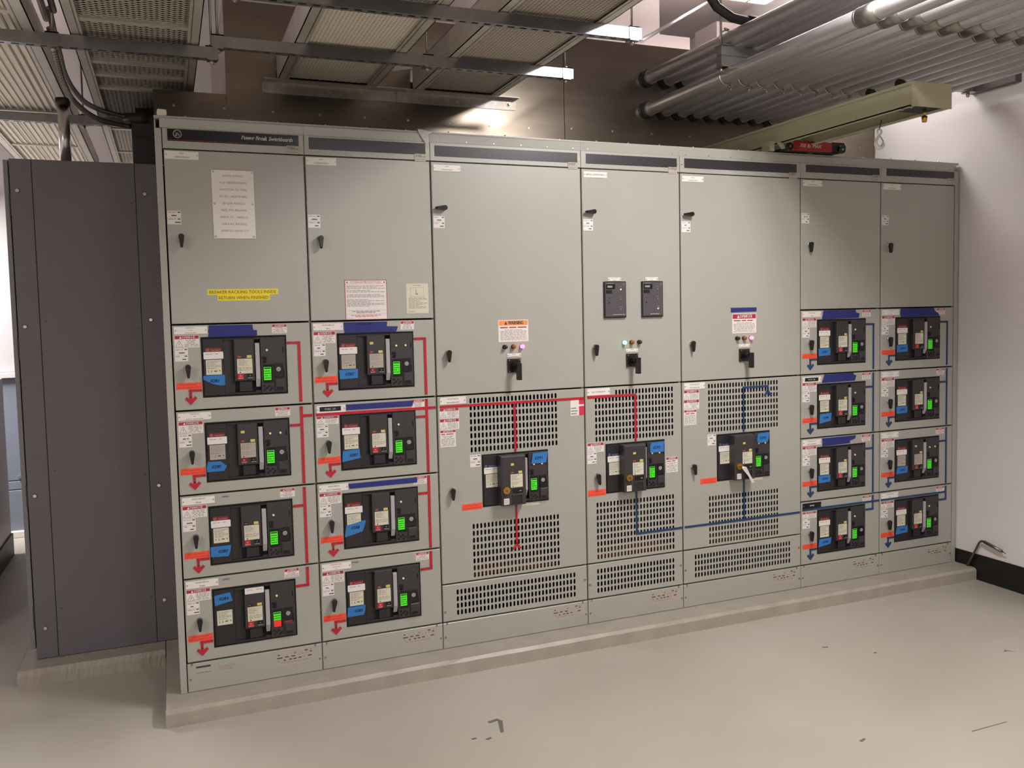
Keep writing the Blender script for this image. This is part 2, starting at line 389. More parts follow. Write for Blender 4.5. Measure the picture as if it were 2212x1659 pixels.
# ------------------------------------------------------------------ switchboard
SX = [0, .56, 1.117, 1.872, 2.429, 3.191, 3.755, 4.319]
ZT, ZA, ZB, ZC, ZD, ZM, ZE, ZF = 2.330, 1.618, 1.261, .907, .553, .375, .195, .07
G = .0035; YT = .022
ordn = ['leftmost', 'second from left', 'third from left', 'middle', 'fifth from left', 'second from right', 'rightmost']
SEC = []
desc = ['leftmost tall grey switchboard section with the black lettered header strip',
        'second tall grey switchboard section from left, with the red bordered storage notice',
        'wide vented grey switchboard section with an orange warning label, red mimic line only',
        'narrow vented grey switchboard section in the middle with two black relay panels',
        'wide vented grey switchboard section with a red danger label under dark blue tape',
        'narrow grey switchboard section second from the right, blue arrows, joining the blue line',
        'rightmost tall grey switchboard section beside the white wall']
def nameplate(parent, x0, x1, z0, z1, txt, y=0, kind='white', size=None, screws=True):
    b = MB(); mm = m_white if kind == 'white' else m_gloss
    b.cbox(x0, x1, y-.0025, y, z0, z1, mm, .0006)
    n = len(txt); h = (z1-z0)
    sz = size or min(h*.86/max(n, 1)*.62, .0115)
    for i, t in enumerate(txt):
        b.text(t, (x0+x1)/2, z1-h*(i+.5)/n-sz*.34 if n > 1 else (z0+z1)/2-sz*.34, sz, y-.0028, m_ink if kind == 'white' else m_white, fit=(x1-x0)*.78)
    if screws:
        screw(b, x0+.006, (z0+z1)/2, y-.0025, .0028); screw(b, x1-.006, (z0+z1)/2, y-.0025, .0028)
    return b.build('nameplate', parent)
def danger(parent, x0, x1, z0, z1, y=0, tri=True, word='DANGER', name='danger_label', hdr=.3, body=None):
    b = MB(); b.box(x0, x1, y-.0006, y, z0, z1, m_paper)
    h = z1-z0; hz = z1-h*hdr; wd = x1-x0
    b.rect(x0+wd*.02, x1-wd*.02, hz, z1-h*.03, y-.0008, m_redhdr if word == 'DANGER' else m_worg)
    ink = m_paper if word == 'DANGER' else m_ink; hh = h*hdr
    b.add([(x0+wd*.2, y-.001, hz+hh*.14), (x0+wd*.3, y-.001, hz+hh*.14), (x0+wd*.25, y-.001, hz+hh*.8)], [(0,1,2)], ink)
    b.text(word, x0+wd*.58, hz+hh*.16, hh*.95, y-.001, ink, fit=wd*.5, bold=hh*.03)
    if tri:
        cx = x0+wd*.19; s_ = wd*.15; zb = z0+h*.08; zt = hz-h*.12
        for a, c_ in (((cx-s_, zb), (cx+s_, zb)), ((cx+s_, zb), (cx, zt)), ((cx, zt), (cx-s_, zb))):
            dx, dz = c_[0]-a[0], c_[1]-a[1]; l = math.hypot(dx, dz); nx, nz = -dz/l*.0005, dx/l*.0005
            b.add([(a[0]-nx, y-.001, a[1]-nz), (c_[0]-nx, y-.001, c_[1]-nz), (c_[0]+nx, y-.001, c_[1]+nz), (a[0]+nx, y-.001, a[1]+nz)], [(0,1,2,3)], m_ink)
        b.add([(cx+.001, y-.001, zt-h*.14), (cx-.0016, y-.001, (zb+zt)/2-h*.04), (cx, y-.001, (zb+zt)/2-h*.04), (cx-.0008, y-.001, zb+h*.06), (cx+.002, y-.001, (zb+zt)/2), (cx+.0002, y-.001, (zb+zt)/2)], [(0,1,2,5),(2,3,4,5)], m_ink)
        b.lines(x0+wd*.4, x1-wd*.06, z0+h*.06, hz-h*.04, 5, y-.0008, m_ink2, True)
    else:
        b.lines(x0+wd*.06, x1-wd*.06, hz-h*.16, hz-h*.03, 1, y-.0008, m_redink, True)
        b.lines(x0+wd*.06, x1-wd*.06, z0+h*.05, hz-h*.18, 3 if not body else body, y-.0008, m_ink2, True)
    return b.build(name, parent)
def sticker(parent, x0, x1, z0, z1, y=0, name='inspection_sticker', two=True):
    b = MB(); b.box(x0, x1, y-.0005, y, z0, z1, m_paper); h = z1-z0; n = 2 if two else 1
    for i in range(n):
        t = z1-h*i/n; hh = h/n
        b.lines(x0+.003, x0+(x1-x0)*.62, t-hh*.35, t-hh*.12, 1, y-.0007, m_ink2)
        b.rect(x1-.013, x1-.003, t-hh*.3, t-hh*.14, y-.0007, m_ink)
        b.lines(x0+(x1-x0)*(.3 if i == 0 else .55), x0+(x1-x0)*(.75 if i == 0 else .95), t-hh*.85, t-hh*.55, 1, y-.0007, m_ink, fill=.5)
    if two: b.rect(x0, x1, (z0+z1)/2-.0004, (z0+z1)/2+.0004, y-.0007, m_ink2)
    return b.build(name, parent)
def handle(parent, x, z, ang=0, y=0):
    b = MB(); b.disc(x, z, .0125, y-.008, y, m_chrome, 20); b.disc(x, z, .0105, y-.014, y-.008, m_chrome, 20)
    b.build('handle_base', parent, label='chrome round handle base')
    pts = []
    for k in range(9):
        a = math.pi*k/8; pts.append((.0115*math.cos(a), .0115*math.sin(a)))
    pts += [(-.0095, -.012), (-.005, -.042), (-.003, -.045), (.003, -.045), (.005, -.042), (.0095, -.012)]
    ca, sa = math.cos(ang), math.sin(ang)
    b = MB(); P = [(x+p[0]*ca-p[1]*sa, z+p[0]*sa+p[1]*ca) for p in pts]
    Q = [(x+(p[0]*ca-p[1]*sa)*.82, z+(p[0]*sa+p[1]*ca)*.88) for p in pts]
    n = len(P)
    b.prism(P, y-.027, y-.014, m_handle)
    b.add([(p[0], y-.027, p[1]) for p in P]+[(p[0], y-.031, p[1]) for p in Q], [(i, (i+1) % n, (i+1) % n+n, i+n) for i in range(n)]+[tuple(range(n, 2*n))], m_handle)
    b.build('handle_lever', parent, label='black teardrop handle lever')
def orange(parent, x0, x1, z0, z1):
    b = MB(); b.prism([(x0, z0+.001), (x1, z0+.001), (x1, z1), (x0+.001, z1-.001)], -.0007, 0, m_oran)
    b.text('DOOR CANNOT BE OPENED', (x0+x1)/2, z0+(z1-z0)*.58, .0085, -.0009, m_redink, fit=(x1-x0)*.66)
    b.text('WITH CIRCUIT BREAKER RACKED IN', (x0+x1)/2, z0+(z1-z0)*.2, .0085, -.0009, m_redink, fit=(x1-x0)*.93)
    b.build('orange_sticker', parent)
def mimic(parent, polys, m, screws=()):
    y = -.003
    for pts in polys:
        b = MB(); b.prism(pts, y, 0, m)
        xs = [p[0] for p in pts]; zs = [p[1] for p in pts]
        if len(pts) == 4:
            wx, wz = max(xs)-min(xs), max(zs)-min(zs)
            if wx > wz:
                k = max(1, int(wx/.12)); ss = [(min(xs)+.006+(wx-.012)*i/k, (min(zs)+max(zs))/2) for i in range(k+1)]
            else:
                k = max(1, int(wz/.09)); ss = [((min(xs)+max(xs))/2, min(zs)+.006+(wz-.012)*i/k) for i in range(k+1)]
            for sx_, sz_ in ss: screw(b, sx_, sz_, y, .0022, m_ink)
        b.build('mimic_strip' if len(pts) == 4 else 'mimic_arrow', parent, label='red mimic strip' if m is m_red else 'blue mimic strip')
def R4(x0, x1, z0, z1): return [(x0, z0), (x1, z0), (x1, z1), (x0, z1)]
def tape_poly(parent, pts, m, name='tape_strip', y=0, label=None, hand=None):
    # torn ends: jitter extra points on the short ends
    b = MB(); b.prism(pts, y-.0012, y-.0002, m)
    if hand: b.text(hand[0], hand[1], hand[2], hand[3], y-.0014, m_pen, italic=True, fit=hand[4] if len(hand) > 4 else None, bold=.0004)
    return b.build(name, parent, label=label)
def rating_label(parent, x0, x1, z0, z1):
    b = MB(); b.box(x0, x1, -.0006, 0, z0, z1, m_foil); wd, h = x1-x0, z1-z0
    monogram(b, x0+wd*.5, z1-h*.22, h*.07, -.0009, m_ink)
    for (u, v, l) in ((.05,.2,.05),(.03,.4,.14),(.24,.38,.09),(.4,.38,.1),(.58,.33,.03),(.67,.3,.04),(.77,.26,.04),(.88,.24,.06),(.06,.6,.04),(.2,.58,.05),(.34,.56,.07),(.45,.56,.08),(.58,.54,.08),(.72,.52,.03),(.83,.5,.1),(.75,.12,.08),(.9,.1,.04)):
        b.rect(x0+wd*u, x0+wd*(u+l), z1-h*(v+.07), z1-h*v, -.0008, m_ink2 if l < .05 else m_ink)
    b.lines(x0+wd*.12, x0+wd*.86, z1-h*.82, z1-h*.72, 1, -.0008, m_ink2)
    b.build('rating_label', parent)
def enclosure(t, x0, x1, first, last):
    yb = 1.2; s_ = .006
    xa, xb = x0+(0 if not first else -.028), x1+(0 if not last else .032)
    b = MB()
    b.box(xa, xa+s_, YT+.002, yb, ZF, 2.45, m_paint); b.box(xb-s_, xb, YT+.002, yb, ZF, 2.45, m_paint)
    b.box(xa+s_, xb-s_, yb-s_, yb, ZF, 2.45, m_in); b.box(xa+s_, xb-s_, YT+.002, yb-s_, ZF, ZF+s_, m_in)
    b.box(xa, xb, .004, yb, 2.452, 2.463, m_paint)
    b.box(xa+s_, xa+s_+.001, YT+.003, yb-.01, ZF+.01, 2.44, m_in); b.box(xb-s_-.001, xb-s_, YT+.003, yb-.01, ZF+.01, 2.44, m_in)
    # near-black strips behind the seams, gap shade put into the colour
    b.box(x0+s_, x0+.03, YT+.002, YT+.012, ZF+.006, 2.44, m_in); b.box(x1-.03, x1-s_, YT+.002, YT+.012, ZF+.006, 2.44, m_in)
    b.build('enclosure', t)
    if first:
        b = MB(); b.cbox(x0-.028, x0-.002, 0, YT+.002, ZF, 2.413, m_paint, .0015); b.build('corner_trim', t)
    if last:
        b = MB(); b.cbox(x1+.002, x1+.032, 0, YT+.002, ZF, 2.413, m_paint, .0015); b.build('corner_trim', t)
def fascia(t, i, x0, x1, sx0, sx1, sz0, sz1):
    b = MB(); b.cbox(x0+.001, x1-.001, 0, YT, ZT+.003, 2.4145, m_paint, .001)
    for xx in (x0+.013, x1-.013): screw(b, xx, 2.372, 0, .004)
    f = b.build('fascia', t)
    b = MB(); b.cbox(sx0, sx1, -.0015, 0, sz0, sz1, m_gloss if i == 0 else m_strip, .0005)
    if i == 0:
        monogram(b, x0+.058, 2.392, .0165, -.0018, m_greyl)
        b.text('Power Break', x0+.306, 2.3835, .0235, -.0018, m_white, 'l', True, fit=.103, bold=.0006)
        b.text('Switchboards', x0+.416, 2.3835, .0235, -.0018, m_white, 'l', True, fit=.098)
        b.rect(x0+.022, x0+.33, 2.3672, 2.3684, -.0018, m_redink)
    b.build('label_strip', f)
    b = MB(); ux = sx1+.001-.052; b.box(ux, ux+.052, -.0026, -.0002, sz0-.0005-.030, sz0+.003, m_foil)
    b.rect(ux+.003, ux+.013, sz0-.011, sz0-.001, -.0028, m_ink2); b.lines(ux+.016, ux+.049, sz0-.012, sz0, 2, -.0028, m_ink); b.lines(ux+.006, ux+.046, sz0-.026, sz0-.02, 1, -.0028, m_ink2)
    b.build('listing_sticker', f)
    # top trim lip
    z0 = 2.4155; xa = x0-.008 if i == 0 else x0+.0006
    b = MB(); b.add([(xa,.004,z0),(x1,.004,z0),(x1,.001,2.452),(xa,.001,2.452),(x1,.006,2.4625),(xa,.006,2.4625),(x1,.06,2.4665),(xa,.06,2.4665),(x1,.02,z0),(xa,.02,z0)],
                    [(0,1,2,3),(3,2,4,5),(5,4,6,7),(9,8,1,0),(0,3,5,7,9),(1,8,6,4,2)], m_paint)
    n = int((x1-xa)/.14)
    for k in range(n+1): screw(b, xa+.04+(x1-xa-.08)*k/n, 2.424, .003, .003)
    tt = b.build('top_trim', t)
    for k in range(3):
        b = MB(); xx = xa+.1+(x1-xa-.2)*k/2; b.tube([(xx, .03, 2.462), (xx, .03, 2.473)], .005, m_zinc, 8); b.build('bolt', tt)

def upper_door(t, x0, x1, z0, npl=True):
    b = MB(); b.cbox(x0+G, x1-G, 0, YT, z0+G, ZT-G+.002, m_paint, .0025)
    d = b.build('door', t)
    return d
def tape_end(b): return b

def breaker_door(t, i, r, x0, x1, z1, z0):
    """z1 top, z0 bottom"""
    wx0, wx1, wz1, wz0 = x0+.111, x0+.4555, z1-.0535, z1-.306
    b = MB(); b.panel(x0+G, x1-G, z0+G, z1-G, 0, YT, m_paint, holes=[(wx0, wx1, wz0, wz1)], c=.0025)
    return b.build('breaker_door', t), (wx0, wx1, wz0, wz1)

def circuit_breaker(label, wx0, wz0, W_=.3445, H_=.2525, main=False, num='', num_poly=None, yel2=False, yel0=False, lcdred=False, redind=True, grey_lbl=False, white_at_top=False, tape_top=False, redbtn=True, n_tape=True):
    t = thing('circuit_breaker', label, 'breaker', (wx0, 0, wz0), 'main breakers with key locks' if main else 'feeder breakers')
    X = lambda u: wx0+u
    Z = lambda v: wz0+H_-v     # v measured down from the top
    Xc = lambda u: wx0+u-(.0185 if main else 0)
    Xl = lambda u: wx0+u-(.0065 if main else 0)
    tag = 'm' if main else 'f'
    g = .0025
    b = MB(); b.box(X(g), X(W_-g), .03, .32, Z(H_-g), Z(g), m_in)
    # bezel ring
    y0 = -.0025
    b.panel(X(.0005), X(W_-.0005), Z(H_-.0005), Z(.0005), y0, .03, m_pit, holes=[(X(.0055), X(W_-.0055), Z(H_-.0055), Z(.0055))], c=.0008)
    b.build('frame', t, key=tag+'frame')
    b = MB(); xl = .0065
    if not main:
        b.cbox(X(xl), X(.0885), -.006, .03, Z(H_-.007), Z(.007), m_blk, .002)
        b.box(X(.0885), X(.2105), .008, .03, Z(H_-.007), Z(.007), m_pit)
        b.cbox(X(.0885), X(.2105), -.006, .02, Z(.016), Z(.007), m_blk, .001)
        b.cbox(X(.0885), X(.2105), -.006, .02, Z(H_-.007), Z(.237), m_blk, .001)
        b.add([(X(.0885), -.002, Z(.016)), (X(.0885), -.002, Z(.237)), (X(.1285), .006, Z(.237)), (X(.1285), .006, Z(.016))], [(0,1,2,3)], m_blk)
        b.build('left_cover', t, key=tag+'left')
        b = MB(); b.cbox(X(.1285), X(.2105), -.013, .02, Z(.19), Z(.012), m_blk2, .003)
        b.cbox(X(.146), X(.199), -.007, .02, Z(.236), Z(.19), m_blk, .003)
        b.build('centre_cover', t, key=tag+'centre')
        ycen = -.0132
    else:
        b.cbox(X(xl), X(.0885), -.006, .03, Z(H_-.007), Z(.007), m_blk, .002)
        b.build('left_cover', t, key=tag+'left')
        b = MB(); b.cbox(X(.075), X(.2), -.06, .02, Z(H_-.007), Z(.007), m_blk2, .006)
        b.box(X(.2), X(.206), -.03, .02, Z(H_-.007), Z(.007), m_blk)
        b.panel(X(.128), X(.181), Z(.24), Z(.192), -.064, -.06, m_blk2, holes=[(X(.132), X(.177), Z(.236), Z(.196))], c=.001); b.rect(X(.132), X(.177), Z(.236), Z(.196), -.0603, m_blk)
        b.build('centre_cover', t, key=tag+'centre')
        ycen = -.0602
    b = MB(); b.box(Xl(.2105), X(.2345), .012, .03, Z(H_-.007), Z(.007), m_pit)
    b.cbox(Xl(.2105), X(.2345), -.004, .02, Z(.016), Z(.007), m_blk, .001); b.cbox(Xl(.2105), X(.2345), -.004, .02, Z(H_-.007), Z(.232), m_blk, .001)
    b.build('lever_slot', t, key=tag+'slot')
    yl = -.015 if not main else -.02
    b = MB(); b.cbox(Xl(.2135), Xl(.2315), yl, .0, Z(.186), Z(.031), m_lever, .002)
    b.add([(Xl(.2135), yl+.002, Z(.186)), (Xl(.2315), yl+.002, Z(.186)), (Xl(.231), .002, Z(.217)), (Xl(.2145), .002, Z(.217)), (Xl(.2135), .004, Z(.186)), (Xl(.2315), .004, Z(.186))], [(3,2,1,0),(0,4,3),(1,2,5),(3,4,5,2)], m_lever)
    b.build('charging_lever', t, key=tag+'lever')
    # trip unit
    b = MB(); b.cbox(X(.235), X(W_-.0065), -.007, .03, Z(H_-.007), Z(.007), m_blk2, .0015)
    b.box(X(.2425), X(.284), -.0076, -.007, Z(.203), Z(.123), m_pit)
    b.cbox(X(.243), X(.259), -.0125, -.007, Z(.1), Z(.091), m_pit, .001); b.cbox(X(.25), X(.259), -.0125, -.007, Z(.116), Z(.1), m_pit, .001); b.box(X(.2435), X(.251), -.009, -.007, Z(.116), Z(.108), m_pit)
    for (u, v) in ((.247,.214),(.257,.224),(.267,.216),(.277,.226),(.248,.232),(.27,.234)): b.disc(X(u), Z(v), .0042, -.0105, -.007, m_pit, 8)
    b.box(X(.327), X(.331), -.0085, -.007, Z(.075), Z(.05), m_pit); b.box(X(.327), X(.331), -.0085, -.007, Z(.18), Z(.15), m_pit)
    tr = b.build('trip_unit', t, key=tag+'trip')
    b = MB(); b.box(X(.246), X(.2765), -.0092, -.0076, Z(.1905), Z(.135), m_lcd)
    b.rect(X(.248), X(.2745), Z(.143), Z(.137), -.0094, m_ink)
    b.lines(X(.248), X(.2745), Z(.187), Z(.147), 4, -.0094, mat_lcdink)
    if lcdred: b.box(X(.246), X(.2765), -.0097, -.0076, Z(.2), Z(.172), m_lcd2)
    b.build('display', tr, key=tag+'lcd'+str(lcdred), label='lit green display')
    b = MB(); b.cbox(X(.289), X(.3265), -.0125, -.007, Z(.18), Z(.123), m_gloss, .001); b.build('rating_plug', tr, key=tag+'plug')
    b = MB(); b.cbox(X(.2905), X(.332), -.017, -.007, Z(.236), Z(.184), m_blk2, .004); b.box(X(.296), X(.324), -.0176, -.017, Z(.232), Z(.221), m_pit)
    if lcdred: b.rect(X(.289), X(.322), Z(.183), Z(.178), -.0128, m_pbtn)
    b.build('battery_cover', tr, key=tag+'batt'+str(lcdred))
    b = MB(); monogram(b, X(.307), Z(.1455), .0108, -.0131, m_ink, m_lever); b.build('round_emblem', tr, key=tag+'emb')
    for u in ([.262, .3045] if (yel2 or main) else [.262]):
        b = MB(); b.disc(X(u), Z(.0625 if not main else .0655), .0046, -.0115, -.007, m_btn, 12); b.build('button', tr)
    # stickers on covers
    yy = -.0062
    if not white_at_top:
        b = MB(); b.box(X(.017), X(.0785), yy-.0006, yy, Z(.0625), Z(.046), m_bhdr if main else m_rhdr)
        monogram(b, Xl(.025), Z(.0545), .0055, yy-.0009, m_greyl)
        b.text('Power Break II', Xl(.075), Z(.0585), .009, yy-.0009, m_greyl, 'r', True, fit=.036)
        b.build('header_sticker', t, key=tag+'hdr')
    wx, wv = (.0085, .0625) if not white_at_top else (.1315, .012)
    yw = yy if not white_at_top else ycen
    b = MB(); r_ = .003; ww, wh = .078, (.03 if not white_at_top else .026)
    pts = []
    for cx_, cz_, a0 in ((X(wx)+ww-r_, Z(wv+wh)+r_, -90), (X(wx)+ww-r_, Z(wv)-r_, 0), (X(wx)+r_, Z(wv)-r_, 90), (X(wx)+r_, Z(wv+wh)+r_, 180)):
        for k in range(4): a = math.radians(a0+30*k); pts.append((cx_+r_*math.cos(a), cz_+r_*math.sin(a)))
    b.prism(pts, yw-.0007, yw, m_paper)
    b.lines(X(wx)+.008, X(wx)+ww*.45, Z(wv+.012), Z(wv+.006), 1, yw-.0009, m_ink2); b.lines(X(wx)+ww*.6, X(wx)+ww-.008, Z(wv+.012), Z(wv+.006), 1, yw-.0009, m_ink2)
    b.build('white_sticker', t, key=tag+'wht'+str(white_at_top))
    lm = m_foil if grey_lbl else m_cream
    b = MB(); b.box(X(.0165), X(.078), yy-.0006, yy, Z(.158), Z(.0955), lm)
    b.lines(X(.021), X(.074), Z(.128), Z(.099), 6, yy-.0008, m_ink2); b.lines(X(.021), X(.056), Z(.134), Z(.13), 1, yy-.0008, m_ink)
    b.rect(X(.024), X(.027), Z(.149), Z(.139), yy-.0008, m_ink2); b.rect(X(.036), X(.04), Z(.149), Z(.139), yy-.0008, m_ink2); b.rect(X(.048), X(.06), Z(.145), Z(.141), yy-.0008, m_ink); b.disc(X(.07), Z(.142), .0025, yy-.0009, yy, m_ink, 8)
    b.build('rating_sticker', t, key=tag+'rat'+str(grey_lbl))
    b = MB(); b.box(Xc(.1395), Xc(.2005), ycen-.0006, ycen, Z(.158), Z(.0955), lm)
    b.lines(Xc(.144), Xc(.185), Z(.125), Z(.099), 6, ycen-.0008, m_ink2); b.lines(Xc(.144), Xc(.197), Z(.147), Z(.13), 3, ycen-.0008, m_ink2); b.disc(Xc(.151), Z(.153), .003, ycen-.0009, ycen, m_ink, 8)
    b.build('instruction_sticker', t, key=tag+'ins'+str(grey_lbl))
    # flags and push buttons
    b = MB(); b.box(Xc(.1405), Xc(.158), ycen-.0006, ycen, Z(.0925), Z(.0815), m_rhdr if redind else m_pit); b.text('OFF' if not redind else 'ON', Xc(.149), Z(.0895), .007, ycen-.0009, m_greyl, bold=.0002); b.build('contact_flag', t, key=tag+'cf'+str(redind))
    b = MB(); b.box(Xc(.18), Xc(.1985), ycen-.0006, ycen, Z(.0925), Z(.0815), m_yind); b.text('CHG', Xc(.189), Z(.0895), .006, ycen-.0009, m_ink2); b.build('spring_flag', t, key=tag+'sf')
    if yel0 or main:
        b = MB(); b.box(Xc(.1425), Xc(.1575), ycen-.0006, ycen, Z(.0535), Z(.043), m_yind); b.text('DIS', Xc(.15), Z(.051), .006, ycen-.0009, m_ink2); b.build('position_flag', t, key=tag+'pf')
    if not main:
        b = MB(); b.cbox(Xc(.1395), Xc(.1635), ycen-.0035, ycen, Z(.182), Z(.16), m_pbtn if redbtn else m_rhdr, .001); b.text('O', Xc(.1515), Z(.1705), .0085, ycen-.0038, m_white); b.text('PUSH OFF', Xc(.1515), Z(.1795), .006, ycen-.0038, m_white, fit=.02); b.build('off_button', t, key=tag+'off'+str(redbtn))
        b = MB(); b.cbox(Xc(.1785), Xc(.2005), ycen-.0035, ycen, Z(.182), Z(.16), m_gloss, .001); b.text('I', Xc(.19), Z(.1705), .0085, ycen-.0038, m_white); b.text('PUSH ON', Xc(.19), Z(.1795), .006, ycen-.0038, m_white, fit=.02); b.build('on_button', t, key=tag+'on')
    else:
        b = MB(); b.cbox(Xc(.15), Xc(.2), ycen-.003, ycen, Z(.185), Z(.163), m_gloss, .001); b.text('ON', Xc(.187), Z(.178), .007, ycen-.0033, m_white); b.build('on_button', t, key=tag+'on')
        b = MB(); b.disc(Xc(.1155), Z(.168), .017, ycen-.012, ycen, m_brass, 28); b.disc(Xc(.1155), Z(.168), .007, ycen-.018, ycen-.012, m_brass, 16); b.box(Xc(.1145), Xc(.1165), ycen-.026, ycen-.012, Z(.174), Z(.162), m_brass); b.build('key_lock', t, key='keylock', label='round brass key lock')
        b = MB(); b.box(Xc(.104), Xc(.131), ycen-.0006, ycen, Z(.237), Z(.208), m_paper); b.lines(Xc(.107), Xc(.128), Z(.234), Z(.212), 3, ycen-.0008, m_ink2); b.build('square_sticker', t, key='sqst')
    if n_tape:
        if main:
            P = num_poly or [(.247,.062),(.256,.012),(.334,.01),(.325,.062)]
            yq = -.0127; P = [(X(u), Z(v)) for u, v in P]
            b = MB(); b.prism(P, yq-.001, yq+.004, m_ltape); b.text(num, X(.287), Z(.044), .021, yq-.0013, m_pen, italic=True, fit=.045, bold=.0004)
        else:
            P = num_poly or [(.004,.162),(.087,.160),(.086,.2),(.006,.203)]
            P = [(X(u), Z(v)) for u, v in P]; cx = sum(p[0] for p in P)/len(P); cz = sum(p[1] for p in P)/len(P)
            b = MB(); b.prism(P, yy-.0022, yy-.0008, m_ltape); b.text(num, cx+.004, cz-.006, .0185, yy-.0025, m_pen, italic=True, fit=.045, bold=.0004)
        b.build('tape_tag', t, label='blue painter tape with handwritten number')
    return t
mat_lcdink = mat('lcd_segments', lin(40, 140, 25), .5)

def red_feeder(d, x0, z1, r, m, stub_to=.514, vx0=.502, vx1=.514):
    X = lambda u: x0+u
    Z = lambda v: z1-v
    P = [R4(X(.057), X(.108), Z(.279), Z(.269)), R4(X(.0585), X(.0685), Z(.302), Z(.279)),
         [(X(.0635), Z(.333)), (X(.041), Z(.308)), (X(.048), Z(.299)), (X(.0585), Z(.308)), (X(.0585), Z(.30)), (X(.0685), Z(.30)), (X(.0685), Z(.308)), (X(.081), Z(.297)), (X(.089), Z(.306))],
         R4(X(.4575), X(vx0), Z(.094), Z(.083))]
    if r == 0: P.append(R4(X(vx0), X(vx1), Z(.345), Z(.083)))
    elif r == 3: P.append(R4(X(vx0), X(vx1), Z(.094), Z(.008)))
    else: P.append(R4(X(vx0), X(vx1), Z(.346), Z(.008)))
    mimic(d, P, m)

NP = {0: [['SWGR RED-01', 'FL MPS', '2ND FLOOR PDSC'], ['SWGR RED-08', 'P5A', 'ROOFTOP LIGHTING RISER'], ['SWGR RED-07', 'SPARE'], ['SWGR RED-06', 'SPARE']],
      1: [['SWGR RED-02', 'SBH2'], ['PDSC 2A'], ['SWGR RED-03', 'PDSC ASSEMBLER'], ['MAIN RED OR BTS', 'SW BTS PDSC', 'RED']],
      5: [['SWGR BLUE-1', 'MBH1'], ['PDSC 2B'], ['SWGR BLUE-02', 'PDSC ASSEMBLER'], ['SPARE']],
      6: [['SWGR BLUE-08', 'P5B', 'RISER'], ['SWGR BLUE-07', 'MECH EQUIPMENT', 'ROOFTOP'], ['SWGR BLUE-06', 'SPARE'], ['SWGR BLUE-05', 'SPARE']]}
TAPES = {(0,0): [(.145,.005),(.319,.006),(.322,.029),(.337,.030),(.336,.053),(.141,.054),(.144,.04),(.142,.028),(.145,.018)],
         (1,0): [(.143,.006),(.335,.007),(.337,.012),(.335,.028),(.385,.030),(.382,.042),(.377,.053),(.146,.054),(.144,.04)],
         (1,1): [(.141,.013),(.448,.012),(.446,.02),(.441,.038),(.14,.038),(.142,.025)],
         (1,2): [(.14,.013),(.452,.012),(.455,.02),(.452,.036),(.145,.036),(.142,.028)],
         (5,0): [(.156,.004),(.382,.004),(.385,.02),(.41,.026),(.405,.05),(.144,.053),(.15,.03)],
         (5,1): [(.162,.004),(.368,.003),(.37,.013),(.388,.018),(.378,.048),(.144,.050),(.152,.03)],
         (5,2): [(.146,.006),(.387,.006),(.381,.024),(.345,.034),(.342,.048),(.146,.052),(.149,.03)],
         (6,0): [(.151,.004),(.405,.002),(.412,.022),(.44,.035),(.45,.052),(.151,.053),(.146,.03)]}
NUM = {0: ['0281', '0280', '0283', '0284'], 1: ['0282', '0287', '0288', '0285'], 5: ['0297', '0298', '0299', '0300'], 6: ['0301', '0302', '0303', '0304']}
NPOLY = {(0,0): [(.004,.161),(.089,.160),(.089,.203),(.07,.204),(.04,.196),(.02,.185),(.004,.178)],
         (0,1): [(.007,.164),(.058,.166),(.082,.188),(.07,.208),(.003,.208),(.002,.19)],
         (0,2): [(.003,.172),(.085,.172),(.081,.195),(.073,.219),(.003,.215)],
         (0,3): [(.008,.028),(.072,.020),(.081,.058),(.01,.072)],
         (1,1): [(.008,.164),(.082,.160),(.084,.19),(.088,.2),(.004,.213)],
         (1,2): [(.012,.145),(.04,.14),(.095,.127),(.1,.135),(.084,.178),(.004,.197),(.006,.178)],
         (1,3): [(.006,.163),(.085,.16),(.084,.18),(.078,.204),(.003,.205)],
         (5,1): [(.014,.170),(.095,.165),(.09,.21),(.01,.222)], (5,3): [(.01,.168),(.095,.165),(.088,.2),(.004,.212)],
         (6,3): [(.014,.162),(.095,.16),(.095,.2),(.004,.206)], (6,2): [(.014,.162),(.094,.16),(.09,.2),(.006,.203)]}
rown = ['top', 'second', 'third', 'bottom']
rowz = [(ZA, ZB), (ZB, ZC), (ZC, ZD), (ZD, ZE)]
secn = {0: 'leftmost section', 1: 'second section from left', 5: 'second section from right', 6: 'rightmost section'}

